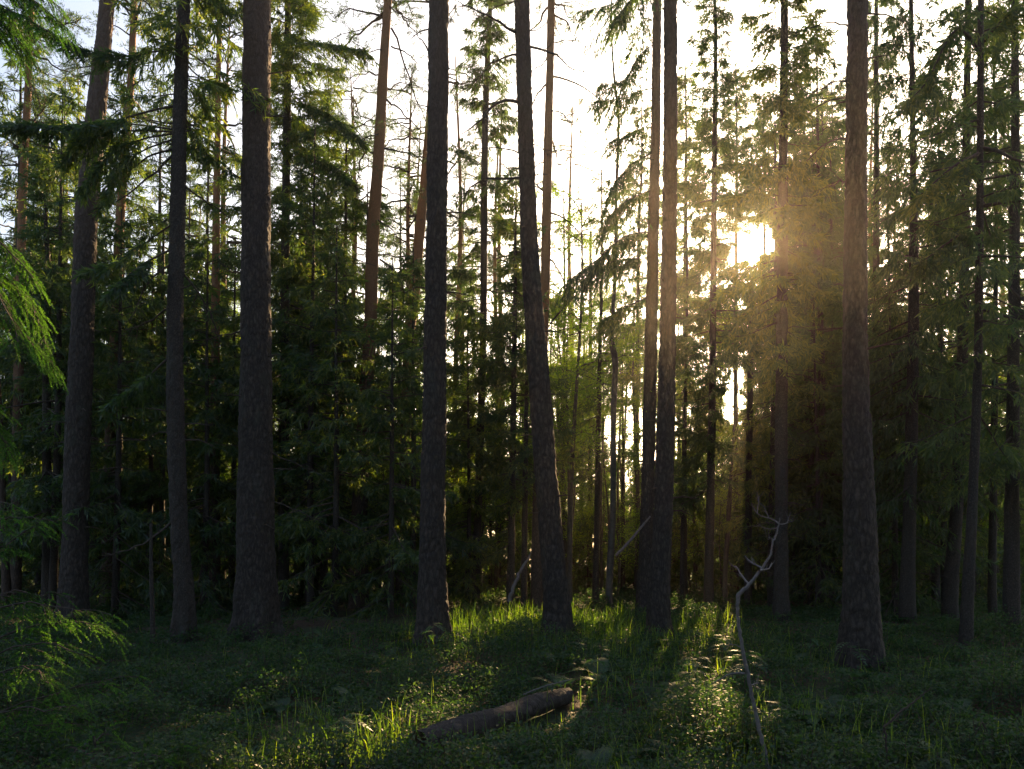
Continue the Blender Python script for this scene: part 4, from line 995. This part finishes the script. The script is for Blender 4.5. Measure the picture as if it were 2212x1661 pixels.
stick('broken_branch', 'thin forked dead twig sticking up at lower right near ferns', [(1918, 1660), (1914, 1600), (1911, 1570), (1935, 1545), (1975, 1515), (2012, 1485)], [.008, .008, .009, .007, .006, .003], 5.4, M['twig'], 603,
      [([(1911, 1570), (1925, 1560), (1950, 1540)], .004, 0), ([(1913, 1600), (1905, 1585)], .004, 0)])
stick('fallen_branch', 'curved pale twig lying above the mossy log', [(1130, 1500), (1160, 1488), (1190, 1478), (1232, 1468)], [.006, .007, .006, .004], 7.6, M['grey_wood'], 604)
stick('broken_branch', 'short pale stake poking up at the bottom centre', [(1072, 1690), (1072, 1665), (1073, 1640)], [.006, .006, .005], 5.2, M['grey_wood'], 605)
stick('fallen_branch', 'thin bleached stick low at the right edge', [(2100, 1600), (2120, 1560), (2150, 1600), (2190, 1640)], [.004, .005, .005, .004], 5.6, M['twig'], 606)

def log():
    rd = R(610); D0, D1_ = 6.2, 8.2
    a = at(897, 1612, D0); b = at(1222, 1498, D1_)
    a[2] = max(a[2], float(ground_z(a[0], a[1])) + 0.14); b[2] = float(ground_z(b[0], b[1])) + .12
    r0 = 0.108; n = 60; s = 56
    a[2] -= .03; b[2] += .0
    t = norm(b - a); sd_ = norm(np.cross(t, [0, 0, 1.0])); up = np.cross(sd_, t)
    u = np.linspace(0, 1, s, endpoint=False)[None].repeat(n, 0); h = np.linspace(0, np.linalg.norm(b - a), n)[:, None].repeat(s, 1)
    nz = vnoise(u, h / .1, 12, rd) * .016 + vnoise(u, h / .03, 24, rd) * .008 + vnoise(u, h / .6, 3, rd) * .03 - .025
    rr = (r0 - 0.012 * h / 2 + nz)[..., None]; th = (u * 2 * np.pi)[..., None]
    V = a + t * h[..., None] + rr * (np.cos(th) * sd_ + np.sin(th) * up)
    V[0] += t * (rd.random((s, 1)) * .05)
    i = np.arange(n - 1)[:, None] * s; j = np.arange(s)[None]; j2 = (j + 1) % s
    mb = MB(); mb.add(V.reshape(-1, 3), np.stack([i + j, i + j2, i + s + j2, i + s + j], -1).reshape(-1, 4))
    root = thing('fallen_log', 'decaying fallen log half sunk in undergrowth, its end facing left', 'log', a)
    part('trunk', mb.mesh('trunk', [M['log_bark']], True, a), root)
    mb = MB(); k = 5; rings = [V[0] * (1 - q) + (a + t * (.05 + .10 * q)) * q for q in np.linspace(0.04, .96, k)]
    VV = np.concatenate(rings + [[a + t * .15]])
    i = np.arange(k - 1)[:, None] * s
    mb.add(VV, np.stack([i + j, i + j2, i + s + j2, i + s + j], -1).reshape(-1, 4))
    mb.add(VV, [[(k - 1) * s + q, (k - 1) * s + (q + 1) % s, k * s] for q in range(s)])
    part('broken_end', mb.mesh('broken_end', [M['rot']], True, a), root)
log()

# ------------------------------------------------------------------ undergrowth
def scatter(n, y0, y1, r, power=1.0):
    u = r.random(n); y = (y0 ** (1 - power) + u * (y1 ** (1 - power) - y0 ** (1 - power))) ** (1 / (1 - power)) if power != 1 else y0 * (y1 / y0) ** u
    x = (r.random(n) - .5) * 2 * (0.72 * y + 2.5)
    return x, y
def patch(x, y):    # clumpiness
    return 0.5 + 0.25 * np.sin(1.7 * x + 0.6 * y + 1) * np.cos(1.1 * y - .5 * x) + 0.25 * np.sin(0.6 * x - 1.3 * y + 2) 
def near_px(x, y, cx, cy, s):   # soft membership of a floor spot given as (frame x, metres)
    return np.exp(-((x - on_ground(cx, cy)[0]) ** 2 + ((y - cy) * .6) ** 2) / s ** 2)

def undergrowth():
    r = R(700)
    # bilberry: many small oval leaves on low twiggy clumps
    n = 26000; x, y = scatter(n, 3.2, 28, r, 1.1)
    p = patch(x, y); keep = r.random(n) < (0.35 + 0.75 * p)
    la, lb = at(905, 1608, 6.2), at(1225, 1500, 8.2); lt = np.clip(((x - la[0]) * (lb[0] - la[0]) + (y - la[1]) * (lb[1] - la[1])) / ((lb[0] - la[0]) ** 2 + (lb[1] - la[1]) ** 2), 0, 1)
    ld = np.hypot(x - la[0] - lt * (lb[0] - la[0]), y - la[1] - lt * (lb[1] - la[1])); keep &= (ld > .22) & ((ld > .42) | (y > la[1] + lt * (lb[1] - la[1])) | (r.random(n) < .35))
    litter = near_px(x, y, 780, 19, 2.6) ; keep &= r.random(n) > 1.3 * litter
    x, y, p = x[keep], y[keep], p[keep]; n = len(x)
    hgt = (0.10 + 0.22 * p) * r.uniform(.6, 1.2, n); z = ground_z(x, y)
    m = 40
    c = np.stack([x, y, z], 1)
    lump = vnoise((x / 40) % 1.0, y / .55 + 40, 72, r) * .6 + vnoise((x / 40) % 1.0, y / .25 + 40, 160, r) * .4
    hgt = hgt * (0.35 + 1.5 * np.clip((lump - .3) * 2, 0, 1.2))
    off = r.normal(size=(n, m, 3)) * np.array([.07, .07, 0])
    off[..., 2] = hgt[:, None] * (1 - 6 * (off[..., 0] ** 2 + off[..., 1] ** 2)) * r.random((n, m)) ** 0.5
    sz = np.clip(0.024 + 0.0016 * y, 0.03, 0.065)[:, None, None]
    st = c[:, None] + off
    v = r.normal(size=(n, m, 3)) * [1, 1, .55]; v = norm(v) * sz * r.uniform(.7, 1.4, (n, m, 1))
    side = np.tile(np.array([0, 0, 1.0]), (n * m, 1)) + r.normal(size=(n * m, 3)) * .45
    mb = MB(); leaves(mb, st.reshape(-1, 3), v.reshape(-1, 3), (sz * .62 * np.ones((n, m, 1))).ravel(), 0, .5, r, side)
    # their stalks
    k = 2
    s0 = np.repeat(c, k, 0) + r.normal(size=(n * k, 3)) * [.04, .04, 0]
    sv = np.stack([r.normal(size=n * k) * .06, r.normal(size=n * k) * .06, np.repeat(hgt, k)], 1)
    leaves(mb, s0, sv, .006, 1, .5, r)
    single('bilberry_undergrowth', mb.mesh('bilberry_undergrowth', [M['bilberry'], M['twig']]), 'low dark bilberry and herb carpet over the forest floor', 'undergrowth', kind='stuff')

    # grass
    r = R(701)
    n = 46000; x, y = scatter(n, 3.2, 28, r, 1.0)
    d = .01 + .05 * patch(y * .8, x * .9 + 4)
    for cx, cy, s, w_ in [(1130, 15.5, 1.8, 1.6), (1040, 14, 1.3, .9), (1300, 15, 1.4, 1.2), (1350, 12, 1.3, .4), (1530, 13, 1.3, 1.1), (1530, 6.5, .5, 1.2), (700, 6.0, .6, 1.3), (1400, 7, 1.0, .35), (1990, 5.2, .9, .4), (1250, 5.4, .8, .35)]:
        d = d + w_ * near_px(x, y, cx, cy, s)
    keep = r.random(n) < np.clip(d, 0, 1); x, y = x[keep], y[keep]; n = len(x)
    L = r.uniform(.14, .42, n) * (0.8 + .3 * np.clip(y / 12, 0, 1)); wd = np.clip(.003 + .0006 * y, .004, .012)
    az = r.random(n) * 6.283; lean = r.uniform(.05, .6, n); h = np.stack([np.cos(az), np.sin(az), 0 * az], 1)
    b = np.stack([x, y, ground_z(x, y) - .01], 1)
    sdv = np.stack([-np.sin(az), np.cos(az), 0 * az], 1)
    V = []; K = 5
    for i, s in enumerate(np.linspace(0, 1, K)):
        c_ = b + h * (L * lean * s ** 2 * 1.2)[:, None] + np.array([0, 0, 1.]) * (L * (s - .35 * lean * s ** 3))[:, None]
        ww = (wd * (1 - s ** 2) * .5 + .0004)[:, None] * sdv
        V += [c_ - ww, c_ + ww]
    V = np.stack(V, 1).reshape(-1, 3); o = (np.arange(n) * 2 * K)[:, None]
    Fc = np.stack([np.stack([o[:, 0] + 2 * i, o[:, 0] + 2 * i + 1, o[:, 0] + 2 * i + 3, o[:, 0] + 2 * i + 2], 1) for i in range(K - 1)], 1).reshape(-1, 4)
    mb = MB(); mb.add(V, Fc)
    single('grass', mb.mesh('grass', [M['grass']]), 'thin woodland grass growing through the undergrowth', 'grass', kind='stuff')

    # litter
    r = R(702); n = 26000; x, y = scatter(n, 3.2, 34, r, 1.1)
    st = np.stack([x, y, ground_z(x, y) + .008 + r.random(n) * .03], 1)
    v = norm(r.normal(size=(n, 3)) * [1, 1, .15]) * np.clip(.02 + .002 * y, .02, .09)[:, None] * r.uniform(.5, 1.8, (n, 1))
    mb = MB(); leaves(mb, st, v, .012 + .001 * y, 0, .5, r, np.tile([0, 0, 1.], (n, 1)) + r.normal(size=(n, 3)) * .3)
    single('fallen_litter', mb.mesh('fallen_litter', [M['dead']]), 'brown fallen needles, twigs and leaves on the floor', 'litter', kind='stuff')
undergrowth()

# ferns and rowan seedlings
def pinnate(mb, base, az, L, rise, r, npair=9, pl=0.06, pw=0.02, mi=1, bend=0.5, serr=False):
    h = np.array([math.cos(az), math.sin(az), 0]); s = np.linspace(0, 1, 10)[:, None]
    P = base + h * L * s * .9 + np.array([0, 0, 1.]) * L * (rise * s - bend * s ** 2)
    tube(mb, P, np.linspace(.0022, .0008, 10), 3, 0)
    sd_ = np.array([-h[1], h[0], 0]); q = np.linspace(.22, .97, npair)
    st, v, wd, nn = [], [], [], []
    for u in q:
        i = min(int(u * 9), 8); p = P[i] + (P[i + 1] - P[i]) * (u * 9 - i); t = norm(P[i + 1] - P[i])
        l = pl * math.sin(math.pi * min(1, (u * .85 + .12))) ** .7 * r.uniform(.85, 1.1)
        nrm = norm(np.cross(sd_, t)); 
        for sg in (-1, 1):
            d = norm(sd_ * sg + t * .45 - nrm * -0.0 + [0, 0, -.12])
            if serr:
                m = 6
                for k in range(m):
                    for s2 in (-1, 1):
                        st.append(p + d * l * (k + .3) / m); dd = norm(np.cross(nrm, d) * s2 + d * .5); v.append(dd * pw * (1.1 - k / m)); wd.append(pw * .55); nn.append(nrm)
            else:
                st.append(p); v.append(d * l); wd.append(pw); nn.append(nrm)
    st.append(P[-1]); v.append(norm(P[-1] - P[-2]) * pl * .8); wd.append(pw); nn.append(np.array([0, 0, 1.]))
    leaves(mb, np.array(st), np.array(v), np.array(wd), mi, .42, r, np.array(nn))
FM = [M['twig'], M['fern']]
def fern_meshes(seed, n, L, serr):
    r = R(seed); out = []
    for i in range(n):
        mb = MB(); pinnate(mb, np.array([0, 0, .02]), i * 6.283 / n + r.uniform(-.3, .3), L * r.uniform(.8, 1.1), r.uniform(.8, 1.1), r, 15, L * .26, L * .07, bend=r.uniform(.55, .85), serr=serr)
        out.append(mb.mesh('frond', FM))
    return out
def rowan_meshes(seed, n, h):
    r = R(seed); mb = MB(); tube(mb, np.array([[0, 0, -.03], [.01, 0, h * .5], [0, .01, h]]), [.005, .004, .002], 5, 0); stem = mb.mesh('stem', [M['twig']]); out = []
    for i in range(n):
        mb = MB(); pinnate(mb, np.array([0, 0, h * r.uniform(.6, 1)]), i * 2.4 + r.uniform(-.3, .3), r.uniform(.16, .24), r.uniform(.1, .5), r, 6, .065, .022, bend=r.uniform(.3, .6))
        out.append(mb.mesh('leaf', FM))
    return stem, out
FERN = [fern_meshes(800, 6, .42, True), fern_meshes(801, 5, .34, True), fern_meshes(802, 7, .30, True)]
ROW = [rowan_meshes(810, 6, .32), rowan_meshes(811, 8, .45), rowan_meshes(812, 5, .22)]
def fern(px, D, v, s, label, group=None, rz=0.):
    root = thing('fern', label, 'fern', on_ground(px, D), group, rz, s)
    for m in FERN[v]: part('frond', m, root)
    return root
def rowan(px, D, v, s, label, group=None, rz=0.):
    root = thing('rowan_seedling', label, 'seedling', on_ground(px, D), group, rz, s)
    part('stem', ROW[v][0], root)
    for m in ROW[v][1]: part('leaf', m, root)
    return root
rowan(745, 5.9, 1, 1.0, 'rowan seedling with spread feathery leaves among the lit grass blades bottom left', None, .6)
rowan(700, 5.6, 0, 1.0, 'low rowan seedling left of the lit grass blades bottom left', None, 2.)
rowan(938, 11.6, 1, 1.15, 'seedling growing against the foot of the straight greyish pine', None, 1.)
rowan(968, 10.8, 0, 1.2, 'leafy seedling just right of the straight greyish pine foot', None, 3.)
rowan(1195, 7.9, 1, .95, 'pale seedling rising over the far end of the log', None, 2.)
rowan(1290, 6.4, 0, .9, 'seedling in front of the far right end of the log', None, .2)
rowan(1150, 5.7, 2, .8, 'small seedling right in front of the log near its end', None, 1.2)
rowan(1275, 6.6, 1, .8, 'seedling right of the log with drooping leaflets', None, 4.)
fern(1610, 6.3, 0, 1.0, 'pale fern clump beside the snapped dead sapling', None, .4)
fern(1575, 5.6, 1, .9, 'sun caught fern left of the snapped dead sapling', None, 1.4)
fern(1400, 7.6, 2, .9, 'fern in the grass left of the tall lit grass tuft', None, 1.)
fern(1880, 5.3, 1, .9, 'fern left of the forked dead twig at lower right', None, .3)
fern(1975, 5.4, 0, .75, 'bluish green fern right of the forked dead twig', None, 2.)
fern(1900, 4.9, 2, 1.0, 'fern at the bottom edge beneath the forked dead twig', None, 2.6)
fern(1340, 5.2, 1, .8, 'fern low in the grass at the bottom centre right', None, .9)
fern(1740, 5.5, 2, .9, 'dim fern between the dead sapling and forked twig', None, 3.)
rowan(1640, 9.5, 0, 1.1, 'tiny sapling standing behind the snapped dead sapling', None, 0.)
gg = R(820); its = []
for i in range(110):
    px = gg.uniform(330, 2190); D_ = 4.9 * (14 / 4.9) ** gg.random(); f_ = i % 2
    if 840 < px < 1260 and 4.9 < D_ < 8.3: px += 430
    o = (fern if f_ else rowan)(px, D_, i % 3, gg.uniform(.65, 1.05) * (.85 if D_ < 7.5 else 1.25), 'x', 'x', gg.random() * 6)
    its.append(('near' if D_ < 9 else 'far', f_, px, o))
place_labels([('%s %s' % ('near small' if a == 'near' else 'farther small', 'fern' if f_ else 'seedling'), 'ferns scattered in the undergrowth' if f_ else 'seedlings scattered in the undergrowth', px, o) for a, f_, px, o in its])

# tall grass tufts that catch the sun
def tuft(label, px, D, n, L, seed, spread=.12):
    r = R(seed); p = on_ground(px, D); mb = MB()
    for i in range(n):
        az = r.random() * 6.283; l = L * r.uniform(.6, 1.1); le = r.uniform(.1, .75)
        s = np.linspace(0, 1, 8); h = np.array([math.cos(az), math.sin(az), 0]); sdv = np.array([-h[1], h[0], 0])
        b = r.normal(size=3) * [spread, spread, 0]
        c_ = b + h * (l * le * s ** 2)[:, None] + np.array([0, 0, 1.]) * (l * (s - .55 * le * s ** 3))[:, None]
        ww = (.0055 * (1 - s ** 3) * r.uniform(.7, 1.4) + .0006)[:, None] * sdv
        V = np.stack([c_ - ww, c_ + ww], 1).reshape(-1, 3)
        mb.add(V, [[2 * q, 2 * q + 1, 2 * q + 3, 2 * q + 2] for q in range(7)])
    single('grass_tuft', mb.mesh('grass_tuft', [M['grass']]), label, 'grass tuft', p)
tuft('tall arching lit grass tuft left of the snapped dead sapling', 1525, 6.3, 34, .52, 830)
tuft('bright grass blades among rowan leaves at the bottom left', 770, 5.7, 22, .46, 831, .16)
tuft('bright grass blades at the very bottom left of centre', 650, 5.1, 26, .34, 832, .12)
tuft('lit grass tuft between the leaning pine and twin trunks', 1305, 13.5, 60, .6, 833, .25)
tuft('sunlit grass tuft directly left of the leaning pine foot', 1140, 15, 110, .55, 834, .5)
for q, (px, D_) in enumerate([(985, 16), (1015, 18), (1045, 15.5), (1075, 17), (1100, 16), (1125, 18.5), (1150, 17), (1060, 20), (1170, 15.2), (1245, 17), (1275, 16), (1335, 16), (1355, 18), (1490, 15), (1545, 16), (1005, 13.2), (1085, 13.4)]):
    tuft('sunlit grass tuft in the clearing, %s along the row from its left end' % ORD[q] if q < 10 else 'lit grass tuft in the right part of the clearing, %s from its left end' % ORD[q - 10], px, D_, 50, .6, 840 + q, .17)
for q, (px, D_) in enumerate([(610, 5.9), (655, 6.0), (700, 6.1), (815, 6.2), (850, 6.5), (1505, 6.9), (1545, 7.2), (1550, 6.2), (1500, 8.2), (1560, 9.4)]):
    tuft('%s lit foreground grass tuft counted from the left' % ORD[q], px, D_, 20, .4, 870 + q, .08)
tuft('grass tuft catching sun right of the twin trunks', 1525, 13.5, 50, .55, 835, .25)

# ------------------------------------------------------------------ haze in the air
def haze():
    x0, x1, y0, y1, z0, z1 = -1000, 1000, -70, 1700, -25, 30
    V = [(x, y, z) for z in (z0, z1) for y in (y0, y1) for x in (x0, x1)]
    mb = MB(); mb.add(V, [[0, 2, 3, 1], [4, 5, 7, 6], [0, 1, 5, 4], [2, 6, 7, 3], [0, 4, 6, 2], [1, 3, 7, 5]])
    m, n, out = mat('haze'); pv = n.nodes.new('ShaderNodeVolumePrincipled')
    pv.inputs['Color'].default_value = (1.0, 0.90, 0.78, 1); pv.inputs['Density'].default_value = 0.0006; pv.inputs['Anisotropy'].default_value = 0.925
    n.links.new(pv.outputs[0], out.inputs['Volume'])
    o = single('haze', mb.mesh('haze', [m]), 'thin warm haze in the forest air', None, kind='stuff')
haze()
